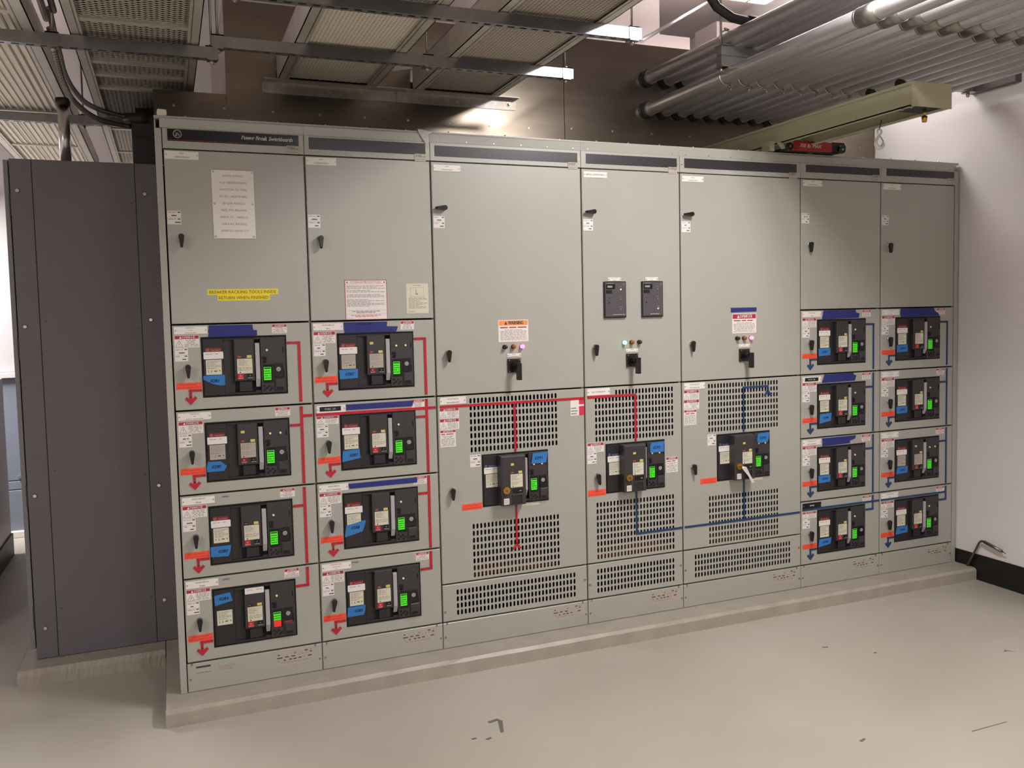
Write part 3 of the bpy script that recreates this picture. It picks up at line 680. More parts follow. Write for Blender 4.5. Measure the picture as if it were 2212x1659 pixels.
strips = {0: (.020,.538,2.3635,2.4115), 1: (.581-.56,.536,2.357,2.4075), 2: (.022,.737,2.3535,2.4015), 3: (.028,.5405,2.354,2.4015), 4: (.028,.735,2.356,2.4045), 5: (.036,.552,2.366,2.4065), 6: (.04,.556,2.3685,2.4095)}
for i in range(7):
    x0, x1 = SX[i], SX[i+1]
    t = thing('switchboard_section', desc[i], 'switchboard', (x0, 0, ZF), 'seven joined sections of the grey switchboard')
    SEC.append(t)
    enclosure(t, x0, x1, i == 0, i == 6)
    s0, s1, s2, s3 = strips[i]; fascia(t, i, x0, x1, x0+s0, x0+s1, s2, s3)
    # base panel
    b = MB(); b.cbox(x0+.0015, x1-.0015, 0, YT, ZF+.001, ZE-G, m_paint, .0025)
    for xx in (x0+.012, x1-.012): screw(b, xx, .125, 0, .0045, m_fit)
    b.disc(x1-.03, ZE-.006, .004, -.003, 0, m_fit, 8); b.disc(x0+.02, ZE-.006, .004, -.003, 0, m_fit, 8)
    bp = b.build('base_panel', t)
    lx = {0: .36, 1: .36, 2: .561, 3: .36, 4: .567, 5: .366, 6: .368}[i]
    rating_label(bp, x0+lx, x0+lx+(.164 if i != 2 else .162), .117, .185)
    if i == 0:
        b = MB(); b.box(x0+.035, x0+.094, -.0006, 0, .147, .182, m_foil); b.rect(x0+.036, x0+.093, .17, .178, -.0008, m_ink); b.lines(x0+.036, x0+.093, .147, .152, 1, -.0008, m_ink); b.build('serial_sticker', bp)
        b = MB(); b.box(x0+.119, x0+.196, -.0006, 0, .139, .172, m_foil); b.lines(x0+.124, x0+.19, .145, .168, 4, -.0008, m_ink2, True); b.build('notice_sticker', bp)
    if i in (0, 1, 5, 6):
        d = upper_door(t, x0, x1, ZA)
        nx = .003 if i < 2 else .013
        nameplate(d, x0+nx+.003, x0+nx+.132, 2.291, 2.323, ['AUX', 'COMPARTMENT'])
        sz = 2.082 if i == 0 else 2.078 if i == 1 else 2.145
        sticker(d, x0+.006, x0+.058, sz-.055, sz)
        handle(d, x0+.055, 1.977, 0)
        if i == 0:
            b = MB(); b.cbox(.181, .348, -.004, 0, 1.972, 2.254, m_white, .001)
            for u in (.189, .340):
                for z in (2.246, 2.115, 1.98): screw(b, u, z, -.004, .0045)
            for k, s_ in enumerate(['SWGR SWHD1', 'AT & T JEFFERSON BLDG', 'HOUSTON, TX 77002', 'EST. WT. - 14KGM W/ BKRS.', 'SB QSR WORLD', 'REQ: 975-494-4042', 'MANUF. S.O. - 7084R0112', '65KA AC RATING', 'SB PEAP 42V, MAIN BY 97.91']):
                b.text(s_, .2645, 2.226-k*.0283, .0125, -.0043, m_ink2, fit=.108)
            b.build('large_nameplate', d)
            b = MB(); b.box(.146, .430, -.0006, 0, 1.738, 1.762, m_yel); b.text('BREAKER RACKING TOOLS INSIDE', .288, 1.7435, .0185, -.0009, m_ink, fit=.268); b.build('yellow_label', d)
            b = MB(); b.box(.185, .396, -.0006, 0, 1.714, 1.738, m_yel); b.text('RETURN WHEN FINISHED', .29, 1.7195, .0185, -.0009, m_ink, fit=.2); b.build('yellow_label', d)
        if i == 1:
            b = MB(); xa, xb, za, zb_ = x0+.153, x0+.340, 1.621, 1.797; b.box(xa, xb, -.0006, 0, za, zb_, m_redhdr); b.rect(xa+.0025, xb-.0025, za+.0025, zb_-.0025, -.0008, m_paper)
            b.text('STORAGE PRECAUTIONS', (xa+xb)/2, zb_-.0145, .013, -.001, m_redink, fit=.136); b.disc(xa+.011, zb_-.0105, .0035, -.001, 0, m_redink, 8); b.disc(xb-.011, zb_-.0105, .0035, -.001, 0, m_redink, 8)
            for z in (zb_-.018, za+.042, za+.026): b.rect(xa+.003, xb-.003, z, z+.0006, -.001, m_redink)
            for (u, v, n) in ((.024,.04,3),(.044,.056,2),(.062,.078,3),(.084,.118,6)): b.lines(xa+.008, xb-.01, zb_-v, zb_-u, n, -.001, m_ink2)
            b.lines(xa+.03, xb-.03, za+.029, za+.040, 2, -.001, m_ink, True); b.lines(xa+.025, xb-.025, za+.012, za+.023, 2, -.001, m_redink, True); b.lines(xa+.006, xa+.045, za+.004, za+.008, 1, -.001, m_ink2)
            b.build('storage_notice', d, label='white notice with red border and small print')
            b = MB(); xa, xb, za, zb_ = x0+.429, x0+.531, 1.645, 1.779; b.box(xa, xb, -.0006, 0, za, zb_, m_cream); b.lines(xa+.02, xb-.02, zb_-.01, zb_-.006, 1, -.0008, m_ink, True)
            for q in ((xa+.018, xb-.02, zb_-.0185, zb_-.0175), (xa+.018, xb-.02, zb_-.058, zb_-.057), (xa+.018, xa+.019, zb_-.058, zb_-.0175), (xb-.021, xb-.02, zb_-.058, zb_-.0175)): b.rect(q[0], q[1], q[2], q[3], -.0008, m_ink2)
            b.rect(xa+.043, xa+.046, zb_-.05, zb_-.026, -.0008, m_ink2); b.rect(xa+.046, xa+.054, zb_-.05, zb_-.044, -.0008, m_ink2); b.lines(xa+.01, xb-.008, za+.02, zb_-.062, 9, -.0008, m_ink2); b.lines(xa+.006, xa+.04, za+.004, za+.012, 2, -.0008, m_ink2)
            b.build('instruction_label', d, label='cream instruction sticker with a line drawing')
        for r in range(4):
            z1, z0 = rowz[r]; d, (wx0, wx1, wz0, wz1) = breaker_door(t, i, r, x0, x1, z1, z0)
            blk = (i, r) == (5, 3)
            if (i, r) in ((1,1), (5,1)):
                b = MB(); b.cbox(x0+.012, x0+.139, -.0025, 0, z1-.044, z1-.012, m_white, .0006); b.box(x0+.026, x0+.118, -.0035, -.0025, z1-.037, z1-.017, m_gloss)
                b.text(NP[i][r][0], x0+.072, z1-.0315, .0125, -.0038, m_white, bold=.0003); screw(b, x0+.017, z1-.028, -.0025, .0028); screw(b, x0+.132, z1-.028, -.0025, .0028); b.build('nameplate', d, label='white plate with black insert')
            else:
                nameplate(d, x0+.010, x0+.139, z1-.040, z1-.009, NP[i][r], kind='black' if blk else 'white')
            danger(d, x0+.010, x0+.106, z1-.095, z1-(.044 if not ((i, r) in ((1,1), (5,3), (6,3))) else .058))
            sticker(d, x0+.010, x0+.0605, z1-.151, z1-.097)
            handle(d, x0+.058, z1-.176, 0 if (i, r) != (1,3) else -.12)
            orange(d, x0+.010, x0+.108, z1-.269, z1-.240)
            dl = {(1,1): .437, (1,2): .437, (1,3): .437, (0,3): .41, (0,2): .405}.get((i, r), .398)
            if i >= 5: dl = .43 if r < 3 else .437
            danger(d, x0+dl, x0+dl+.062, z1-.045, z1-.008, tri=False, name='arc_flash_label')
            m = m_red if i < 2 else m_blue
            if i < 2: red_feeder(d, x0, z1, r, m)
            else: red_feeder(d, x0, z1, r, m, vx0=.506, vx1=.517)
            if (i, r) == (0, 1): mimic(d, [R4(x0+.514, x1-.006, 1.205, 1.217)], m_red)
            if (i, r) == (1, 1): mimic(d, [R4(x0+.009, x0+.502, 1.205, 1.217), R4(x0+.514, x1-.006, 1.205, 1.217)], m_red)
            if (i, r) == (5, 3): mimic(d, [R4(x0+.009, x0+.506, .503, .514), R4(x0+.517, x1-.005, .503, .514)], m_blue)
            if (i, r) == (6, 3): mimic(d, [R4(x0+.009, x0+.506, .503, .514)], m_blue)
            if (i, r) in TAPES: tape_poly(d, [(x0+u, z1-v) for u, v in TAPES[(i, r)]], m_dtape, y=-.0004, label='dark blue tape with faint handwriting',
                                          hand=('2ND FL 2RP', x0+.23, z1-.02, .014, .1) if (i, r) == (1, 0) else None)
            hw = {(0,2): ('OPEN', .182, .022), (0,3): ('OPEN', .17, .022), (1,3): ('SPARE', .158, .02)}.get((i, r))
            if hw:
                b = MB(); b.text(hw[0], x0+hw[1], z1-hw[2], .011, -.0006, m_pen, italic=True, fit=.034); b.build('handwriting', d)
            circuit_breaker('black draw-out circuit breaker in the %s row of the %s' % (rown[r], secn[i]), wx0, wz0, num=NUM[i][r], num_poly=NPOLY.get((i, r)),
                            yel2=(i, r) in ((0,1), (1,0), (6,2)), yel0=(i, r) in ((0,1), (1,0), (6,2)), lcdred=(i, r) == (0,3), redind=not (i >= 5 or (i, r) in ((0,2), (0,3))),
                            grey_lbl=(i, r) in ((0,1), (1,0), (6,2)), white_at_top=(i, r) == (0,3), redbtn=not (i, r) in ((0,1), (1,0), (6,2)))
    else:
        # tall plain door, vented breaker door, vented kick panel
        d = upper_door(t, x0, x1, ZB)
        nameplate(d, x0+.013, x0+.142, 2.287, 2.316, ['AUX', 'COMPARTMENT'] if i == 2 else ['METER COMPARTMENT'] if i == 3 else ['INSTR.', 'COMPARTMENT'])
        sticker(d, x0+.009, x0+.061, 2.031, 2.085)
        handle(d, x0+.058, 2.121, -math.pi/2*.98)
        handle(d, x0+.06, 1.462, 0)
        lx = .343 if i != 3 else .225
        if i == 4: lx = .346
        lm = {2: (m_loff, m_lamb, m_lred), 3: (m_lgreen, m_lamb, m_lroff), 4: (m_loff, m_lamb, m_lred)}[i]
        for k in range(3):
            b = MB(); cx = x0+lx+.0435*k-.004; zc = 1.477; b.disc(cx, zc, .011, -.004, 0, m_blk, 16)
            b.tube([(cx, -.004, zc), (cx, -.016, zc), (cx, -.021, zc), (cx, -.0245, zc), (cx, -.0255, zc)], [.0098, .0098, .0085, .005, .001], lm[k], 16)
            b.build('indicator_lamp', d, label=['dark green', 'amber', 'red'][k]+' indicator lamp' if i != 3 else ['lit green', 'amber', 'dark red'][k]+' indicator lamp')
        sx = x0+lx+.0435-.001
        nameplate(d, sx-.035, sx+.035, 1.4275, 1.4445, ['BREAKER', 'CONTROL SWITCH'], size=.0045)
        b = MB(); b.cbox(sx-.034, sx+.032, -.012, 0, 1.354, 1.42, m_handle, .004)
        for u in (-.027, .025):
            for z in (1.361, 1.413): screw(b, sx+u, z, -.012, .003)
        sw = b.build('control_switch', d, label='square black control switch')
        b = MB(); cxx = sx-.001; zc = 1.388; b.disc(cxx, zc, .018, -.03, -.012, m_handle, 18); b.disc(cxx, zc, .014, -.052, -.03, m_handle, 16)
        b.cbox(cxx-.008, cxx+.012, -.078, -.05, 1.322, 1.402, m_handle, .005); b.build('pistol_grip', sw)
        if i == 2:
            danger(d, x0+.310, x0+.462, 1.501, 1.604, tri=False, word='WARNING', name='warning_label', hdr=.25, body=9)
        if i == 4:
            tape_poly(d, [(x0+.305, 1.639), (x0+.470, 1.639), (x0+.468, 1.617), (x0+.306, 1.614)], m_dtape, y=0, label='dark blue tape strip')
            danger(d, x0+.314, x0+.467, 1.504, 1.607, tri=False, word='DANGER', name='danger_label', hdr=.26, body=8)
        if i == 3:
            for k, mx in enumerate((.112, .324)):
                nameplate(d, x0+mx+.0255, x0+mx+.0985, 1.784, 1.8015, ['GROUND FAULT', 'RELAY'], size=.0045)
                b = MB(); b.cbox(x0+mx, x0+mx+.121, -.012, 0, 1.602, 1.7815, m_gloss, .001); b.cbox(x0+mx+.004, x0+mx+.118, -.0135, -.012, 1.608, 1.778, m_relay, .001)
                g_ = b.build('relay_panel', d, label='black rectangular relay panel')
                b = MB(); b.cbox(x0+mx+.009, x0+mx+.058, -.016, -.0135, 1.744, 1.768, m_gloss, .001); b.rect(x0+mx+.015, x0+mx+.043, 1.751, 1.761, -.0163, m_ink2); b.build('display', g_)
                b = MB(); b.cbox(x0+mx+.009, x0+mx+.04, -.018, -.0135, 1.724, 1.739, m_pit, .001); b.build('rocker_switch', g_)
                b = MB(); yq = -.0137
                b.lines(x0+mx+.018, x0+mx+.05, 1.7705, 1.7745, 1, yq, m_greyl); b.lines(x0+mx+.045, x0+mx+.115, 1.6155, 1.6195, 1, yq, m_white); monogram(b, x0+mx+.107, 1.768, .006, yq, m_ink2)
                b.disc(x0+mx+.024, 1.701, .002, -.016, -.0135, m_pit, 8); b.disc(x0+mx+.024, 1.677, .0035, -.016, -.0135, m_pit, 8)
                for z in (1.752, 1.702, 1.652): b.lines(x0+mx+.083, x0+mx+.097, z+.002, z+.005, 1, yq, m_greyl)
                b.build('panel_print', g_)
                for q, z in enumerate((1.742, 1.693, 1.644)):
                    b = MB(); b.disc(x0+mx+.09, z, .0032 if (k == 0 and q == 0) or (k == 1 and q == 2) else .0022, -.0155, -.0135, m_led if (k == 0 and q == 0) or (k == 1 and q == 2) else m_lever, 10); b.build('indicator', g_)
        # vented breaker door
        if i == 3:
            vx0, vx1, nx = .052, .508, 24; wx0, wx1 = x0+.110, x0+.4505; us = [x0+vx0, x0+vx1, .984, 1.246, nx, 8, .0105, .0255, 6]; ls = [x0+vx0, x0+vx1, .3895, .686, nx, 9, .0105, .0255]
            kx0, kx1, kn = .049, .506, 24
        else:
            o_ = .0 if i == 2 else .003
            vx0, vx1, nx = .154+o_, .608+o_, 24; wx0, wx1 = x0+.211, x0+.5515
            us = [x0+vx0, x0+vx1, .984, 1.2475, nx, 8, .0105, .0255]; ls = [x0+vx0, x0+vx1, .387, .652, nx, 8, .0105, .0255]
            kx0, kx1, kn = .0665, .6915, 33
        wz0, wz1 = .7225, .973
        b = MB(); b.panel(x0+G, x1-G, ZM+G, ZB-G, 0, YT, m_paint, slots=[us, ls], holes=[(wx0, wx1, wz0, wz1)], c=.0025)
        vd = b.build('vented_door', t)
        b = MB(); b.panel(x0+G, x1-G, ZE+G, ZM-G, 0, YT, m_paint, slots=[[x0+kx0, x0+kx1, .219, .349, kn, 4, .0105, .0255]], c=.0025)
        for xx, z in ((x1-.016, .30), (x0+.012, .245 if i == 2 else .27)): screw(b, xx, z, 0, .006, m_brass)
        b.build('vent_panel', t)
        # inner baffle plates seen darkly through the slots
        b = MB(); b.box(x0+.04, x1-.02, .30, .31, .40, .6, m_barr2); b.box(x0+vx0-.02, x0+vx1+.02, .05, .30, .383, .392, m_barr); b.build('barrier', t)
        H2 = wz1-wz0
        circuit_breaker({2: 'large black main breaker with brass key lock in the wide red-line section', 3: 'black tie breaker with brass key lock in the middle section', 4: 'black main breaker with a paper tag hanging from its brass lock'}[i],
                        wx0, wz0, W_=wx1-wx0, H_=H2, main=True, num={2: '0291', 3: '0292', 4: '0293'}[i], num_poly={4: [(.25,.048),(.255,.018),(.262,.012),(.33,.01),(.325,.04),(.318,.06),(.262,.064),(.252,.06)], 3: [(.249,.062),(.247,.03),(.256,.012),(.334,.01),(.328,.03),(.33,.062)]}.get(i))
        if i == 3:
            nameplate(vd, x0+.013, x0+.139, 1.2205, 1.2535, ['BUS TIE BREAKER'], size=.0095)
            danger(vd, x0+.010, x0+.101, .937, .984); sticker(vd, x0+.009, x0+.060, .880, .936)
            handle(vd, x0+.06, .819, .15); orange(vd, x0+.009, x0+.108, .715, .748)
            danger(vd, x0+.459, x0+.528, .797, .878, tri=False, name='arc_flash_label', hdr=.18, body=7)
            mimic(vd, [R4(x0+.014, x0+.276, 1.206, 1.218), R4(x0+.276, x0+.2875, .976, 1.218)], m_red)
            mimic(vd, [R4(x0+.277, x0+.287, .505, .719), R4(x0+.277, x1-.005, .494, .505)], m_blue)
        else:
            nameplate(vd, x0+.014, x0+.140, 1.2205, 1.2535, ['SWGR RED-M', 'MAIN BREAKER'] if i == 2 else ['SWGR BLUE-M', 'MAIN BREAKER'])
            e = 0 if i == 2 else .012
            danger(vd, x0+.011, x0+.105, 1.156+e, 1.205+e); danger(vd, x0+.011, x0+.105, 1.104+e, 1.1545+e); danger(vd, x0+.012, x0+.087, 1.023+e, 1.103+e, tri=False, name='arc_flash_label', hdr=.16, body=8)
            sticker(vd, x0+.154, x0+.205, .918, .976); handle(vd, x0+.061, .819, 0 if i == 2 else .12); orange(vd, x0+.108, x0+.208, .715, .746)
            if i == 2:
                mimic(vd, [R4(x0+.014, x0+.750, 1.205, 1.2165), R4(x0+.377, x0+.388, .976, 1.205), R4(x0+.375, x0+.385, .527, .7195),
                           [(x0+.375, .53), (x0+.385, .53), (x0+.402, .505), (x0+.394, .500), (x0+.380, .517), (x0+.364, .499), (x0+.356, .505)]], m_red)
                b = MB(); b.box(x0+.390, x0+.501, -.0006, 0, .7065, .7155, m_cardb); b.lines(x0+.395, x0+.48, .708, .714, 1, -.0008, m_ink2); b.build('paper_strip', vd)
                b = MB(); b.box(x0+.677, x0+.723, -.0006, 0, 1.127, 1.204, m_paper); b.box(x0+.723, x0+.751, -.0006, 0, 1.127, 1.205, m_pink); b.rect(x0+.70, x0+.75, 1.172, 1.181, -.0008, m_paper); b.lines(x0+.68, x0+.72, 1.13, 1.17, 3, -.0008, m_ink2); b.build('lockout_card', vd, label='white and pink lockout card')
            else:
                mimic(vd, [R4(x0+.010, x0+.752, .494, .505), R4(x0+.377, x0+.387, .505, .7195), R4(x0+.377, x0+.387, .976, 1.208), R4(x0+.377, x0+.545, 1.208, 1.219), R4(x0+.534, x0+.545, 1.186, 1.208),
                           [(x0+.534, 1.19), (x0+.545, 1.19), (x0+.566, 1.164), (x0+.556, 1.160), (x0+.540, 1.176), (x0+.522, 1.160), (x0+.512, 1.164)]], m_blue)
                b = MB(); b.box(x0+.389, x0+.504, -.0006, 0, .708, .716, m_cardb); b.build('paper_strip', vd)
# paper tag hanging from the lock of the fifth section
xk, zk = SX[4]+.313, .805
b = MB(); b.add([(xk,-.084,zk+.004),(xk+.022,-.09,zk-.002),(xk+.055,-.078,zk-.05),(xk+.088,-.07,zk-.092),(xk+.07,-.07,zk-.094),(xk+.04,-.08,zk-.052),(xk-.002,-.086,zk-.008)],
              [(0,6,1),(6,5,2,1),(5,4,3,2)], m_paper)
n_ = len(b.v); b.add([(x, y+.0008, z) for x, y, z in b.v[:n_]], [(1,6,0),(1,2,5,6),(2,3,4,5)], m_paper)
single(b, 'paper_tag', 'white paper tag hanging from the brass lock of the fifth section', 'tag', (xk, -.066, zk))

b = MB(); b.prism([(1.062,2.470),(1.126,2.462),(1.128,2.452),(1.112,2.45),(1.113,2.41),(1.098,2.405),(1.082,2.43),(1.068,2.45)], -.004, -.0005, m_duct)
b.add([(1.062,-.004,2.470),(1.126,-.004,2.462),(1.13,.05,2.469),(1.06,.05,2.472)], [(0,1,2,3)], m_duct)
single(b, 'foil_tape', 'crumpled silver tape over the top trim joint of the switchboard', 'tape', (1.09, 0, 2.41))
b = MB(); b.prism([(-.015,2.464),(.018,2.464),(.022,2.47),(.02,2.487),(-.012,2.488),(-.016,2.476)], .0, .02, m_cream)
single(b, 'putty_block', 'cream sealing putty on the top left corner of the switchboard', 'putty', (0, .01, 2.464))

# ------------------------------------------------------------------ sheet metal pull box on top
YP = .684
t = thing('pull_box', 'large brown reflective sheet steel pull box on top of the switchboard', 'enclosure', (2.1, .6, 2.467))
b = MB(); b.box(.300, 2.1034, YP, 1.9, 2.688, 3.178, m_sheet); b.build('sheet_panel', t)
b = MB(); b.box(2.1068, XR-.01, YP, 1.9, 2.688, 3.178, m_sheet); b.build('sheet_panel', t)
b = MB(); b.box(-.028, 2.1034, YP-.002, 1.8, 2.467, 2.688, m_sheet)
for k in range(9): b.disc(.06+k*.228, 2.655, .006, YP-.006, YP-.002, m_zinc, 8)
b.build('flashing', t)
b = MB(); b.box(-.028, .298, YP-.002, 1.8, 2.688, 2.725, m_sheet); b.build('flashing', t)
b = MB(); b.box(2.1068, XR-.01, YP-.003, 1.8, 2.467, 2.692, m_sheet)
for k in range(9): b.disc(2.145+k*.26, 2.668, .006, YP-.007, YP-.003, m_zinc, 8)
b.build('flashing', t)

t = thing('ledger_angle', 'galvanized ledger angle bolted to the pull box under the cable trays', 'bracket', (1.14, YP, 2.745))
for xa, xb in ((.469, 1.142), (1.144, 1.809)):
    b = MB(); b.box(xa, xb, YP-.006, YP, 2.746, 2.804, m_galv); b.box(xa, xb, YP-.068, YP-.006, 2.799, 2.804, m_galv); an = b.build('angle', t)
    for u in (.04, .33, .625):
        b = MB(); b.disc(xa+u, 2.775, .015, YP-.009, YP-.006, m_zinc, 14); b.disc(xa+u, 2.775, .009, YP-.02, YP-.009, m_zinc, 6); b.build('bolt', an)
# ------------------------------------------------------------------ cable trays
def exp_mesh(b, x0, x1, y0, y1, z, pw, pl, sw, m, tilt=.0028):
    """expanded metal: zigzag strands along x touching their neighbours"""
    nx = max(2, int((x1-x0)/(pw/2))); dx = (x1-x0)/nx; ny = int((y1-y0)/(pl/2)); i0 = b.mid(m)
    for j in range(ny):
        yb_ = y0+j*pl/2; base = len(b.v)
        for i in range(nx+1):
            yy = yb_+(pl/2 if (i+j) % 2 else 0)
            yy = min(yy, y1)
            b.v += [(x0+i*dx, yy-sw*.4, z+tilt), (x0+i*dx, yy+sw*.4, z)]
        for i in range(nx):
            a = base+2*i; b.f.append((a+1, a+3, a+2, a)); b.mi.append(i0); b.sm.append(False)
def tray(label, x0, x1, y0, y1, z, rungs, pan='mesh', flange=.05, wall=.1, pw=.032, pl=.0135, sw=.0035, tilt=.0028, mm=None):
    t = thing('cable_tray', label, 'cable tray', ((x0+x1)/2, (y0+y1)/2, z), 'overhead cable trays')
    for s_ in (-1, 1):
        xe = x0 if s_ < 0 else x1
        b = MB(); b.box(min(xe, xe-s_*flange), max(xe, xe-s_*flange), y0, y1, z, z+.003, m_alum)
        b.box(min(xe, xe+s_*-.004), max(xe, xe+s_*-.004), y0, y1, z, z+wall, m_alum)
        b.box(min(xe, xe-s_*.02), max(xe, xe-s_*.02), y0, y1, z+wall-.003, z+wall, m_alum)
        b.box(min(xe-s_*flange*.72, xe-s_*flange*.78), max(xe-s_*flange*.72, xe-s_*flange*.78), y0, y1, z-.0015, z, m_fit)
        b.build('side_rail', t)
    zi = z+.012
    ys = [y0]+list(rungs)+[y1]
    for k in range(len(ys)-1):
        b = MB(); a, c_ = ys[k]+.02, ys[k+1]-.02
        if pan == 'mesh':
            exp_mesh(b, x0+flange-.01, x1-flange+.01, a, c_, zi, pw, pl, sw, mm or m_mesh, tilt)
        else:
            n = 13; wv = (x1-x0-2*flange+.02)/n
            for q in range(n):
                xx = x0+flange-.01+q*wv
                b.add([(xx, a, zi), (xx+wv*.3, a, zi), (xx+wv*.4, a, zi+.007), (xx+wv*.9, a, zi+.007), (xx+wv, a, zi), (xx, c_, zi), (xx+wv*.3, c_, zi), (xx+wv*.4, c_, zi+.007), (xx+wv*.9, c_, zi+.007), (xx+wv, c_, zi)],
                      [(5,6,1,0),(6,7,2,1),(7,8,3,2),(8,9,4,3)], m_mesh)
        b.build('mesh_pan' if pan == 'mesh' else 'ribbed_pan', t, kind='stuff' if pan == 'mesh' else None)
    for y in rungs:
        b = MB(); b.box(x0+.004, x1-.004, y-.02, y+.02, z+.004, z+.012, m_alum); b.box(x0+.004, x1-.004, y-.022, y-.019, z+.004, z+.03, m_alum); b.build('rung', t)
    # cables lying in the tray, plus an added black sheet blocking light between them
    b = MB(); b.box(x0+.005, x1-.005, y0, y1, z+.052, z+.054, m_cable)
    n = int((x1-x0-.02)/.033)
    for q in range(n):
        xx = x0+.022+q*(x1-x0-.044)/max(1, n-1); pts = [(xx+random.uniform(-.003, .003), y0+(y1-y0)*k/6, z+.035) for k in range(7)]
        b.tube(pts, .0165, m_cable, 8)
    b.build('cable_run', t, kind='stuff')
    return t
m_mesh = mat('cream_grey_mesh', lin(214, 206, 188), .6, .15)
m_mesh2 = mat('dull_grey_mesh', lin(180, 170, 158), .55, .3)
m_cable = mat('black_cable_jacket', lin(20, 18, 18), .8)
ZTR = 2.805
tray('perforated cable tray above the second section, left of the two on the angle', .540, 1.028, -3.2, .661, ZTR, [-2.0, -.935, .091], flange=.052, wall=.13, pl=.0175, sw=.0056, tilt=.0022)
tray('perforated cable tray above the third section, right of the two on the angle', 1.226, 1.696, -3.2, .661, ZTR, [-2.0, -.935], flange=.048, wall=.12, pl=.0145, sw=.0042, tilt=.0016, mm=m_mesh2)
tray('expanded mesh cable tray above the left side, above the dark cabinet corner', -.315, .158, -3.2, 3.2, 2.762, [-2.2, -1.2, -.16, .433, .661, .912, 1.915, 2.7], flange=.046, pw=.04, pl=.024, sw=.0056, tilt=.0014, mm=m_mesh2)
tray('ribbed cable tray at the far top left of the room', -.933, -.437, -3.2, 3.6, 2.762, [-2.2, -1.2, -.16, 1.573, 2.6], pan='ribs', flange=.057)

def strut(label, x0, x1, y, ztop, rods, h=.041, brackets=(), slots=True, rodtop=CZ):
    t = thing('strut_channel', label, 'strut channel', ((x0+x1)/2, y, ztop-h), 'slotted strut channels under the cable trays')
    b = MB(); d = .041
    b.box(x0, x1, y, y+.0025, ztop-h, ztop, m_galvd); b.box(x0, x1, y+d-.0025, y+d, ztop-h, ztop, m_galvd)
    b.box(x0, x1, y+.0025, y+.009, ztop-.0025, ztop, m_galvd); b.box(x0, x1, y+d-.009, y+d-.0025, ztop-.0025, ztop, m_galvd)
    # slotted bottom web
    pitch = .05; n = int((x1-x0)/pitch); sl = .028; a, c_ = y+.0025, y+d-.0025; z = ztop-h
    ya, yb_ = y+.013, y+.028
    b.box(x0, x1, a, ya, z, z+.0025, m_galvd); b.box(x0, x1, yb_, c_, z, z+.0025, m_galvd)
    xx = x0
    for k in range(n):
        xs_ = x0+pitch*(k+.5)-sl/2; b.box(xx, xs_, ya, yb_, z, z+.0025, m_galvd); xx = xs_+sl
    b.box(xx, x1, ya, yb_, z, z+.0025, m_galvd)
    b.build('channel', t)
    for rx in rods:
        b = MB(); b.tube([(rx, y+d/2, z-.02), (rx, y+d/2, rodtop)], .0048, m_galv, 8); b.build('threaded_rod', t)
        b = MB(); b.box(rx-.024, rx+.024, y-.004, y+d+.004, ztop, ztop+.005, m_galv); b.box(rx-.02, rx+.02, y-.003, y+d+.003, z-.005, z, m_galv); b.tube([(rx, y+d/2, z-.016), (rx, y+d/2, z-.005)], .01, m_zinc, 6); b.tube([(rx, y+d/2, ztop+.005), (rx, y+d/2, ztop+.015)], .01, m_zinc, 6); b.box(rx-.024, rx+.024, y-.004, y-.001, z, ztop+.005, m_galvd); b.build('rod_bracket', t)
    return t
strut('near slotted strut with a brightly lit right end, under both perforated trays', .207, 1.854, -.6385, 2.802, [1.820, .253], h=.046)
strut('second slotted strut under the trays, its lit right end nearer the pull box', .201, 1.846, .009, 2.802, [1.812, .230, 1.125], h=.046)
strut('dark slotted strut crossing the top left corner under the left trays', -1.48, .23, .011, 2.754, [-.376, .205], h=.046)
strut('dark slotted strut farther back on the left, behind the vertical conduit', -1.48, -.02, 1.516, 2.754, [-.386, -1.14], h=.046)

# ------------------------------------------------------------------ conduits on the right
zc = 2.802; rc = .038; PX = 2.6375; PP = .1089; CE = -1.55
cn = ['leftmost', 'second', 'third', 'fourth', 'fifth', 'sixth', 'seventh', 'eighth', 'ninth', 'tenth', 'eleventh', 'twelfth', 'rightmost']
for k in range(13):
    x = PX+PP*k; rr_ = rc if k < 1 else .034 if k < 9 else .032
    t = thing('conduit', '%s steel conduit%s in the lower row of the overhead rack' % (cn[k], ' from the left' if 0 < k < 12 else ''), 'conduit', (x, 0, zc), 'parallel steel conduits in the lower row')
    path = [(x, YP-.03, zc), (x, CE, zc)]+[(x, CE-.3*math.sin(a), zc+.3*(1-math.cos(a))) for a in [math.pi/2*q/6 for q in range(1, 7)]]+[(x, CE-.3, CZ)]
    b = MB(); b.tube(path, rr_, m_cond, 18); b.build('pipe', t)
    b = MB(); yc = -1.05-.012*(k % 3); b.tube([(x, yc, zc), (x, yc-.1, zc)], rr_+.004, m_fit, 18); b.tube([(x, yc+.004, zc), (x, yc+.014, zc)], rr_+.002, m_fit, 18); b.build('coupling', t)
    b = MB(); b.tube([(x, YP, zc), (x, YP-.025, zc)], rr_+.012, m_black, 14); b.tube([(x, YP-.025, zc), (x, YP-.052, zc)], rr_+.004, m_fit, 18); b.build('locknut', t)
zu = 2.984
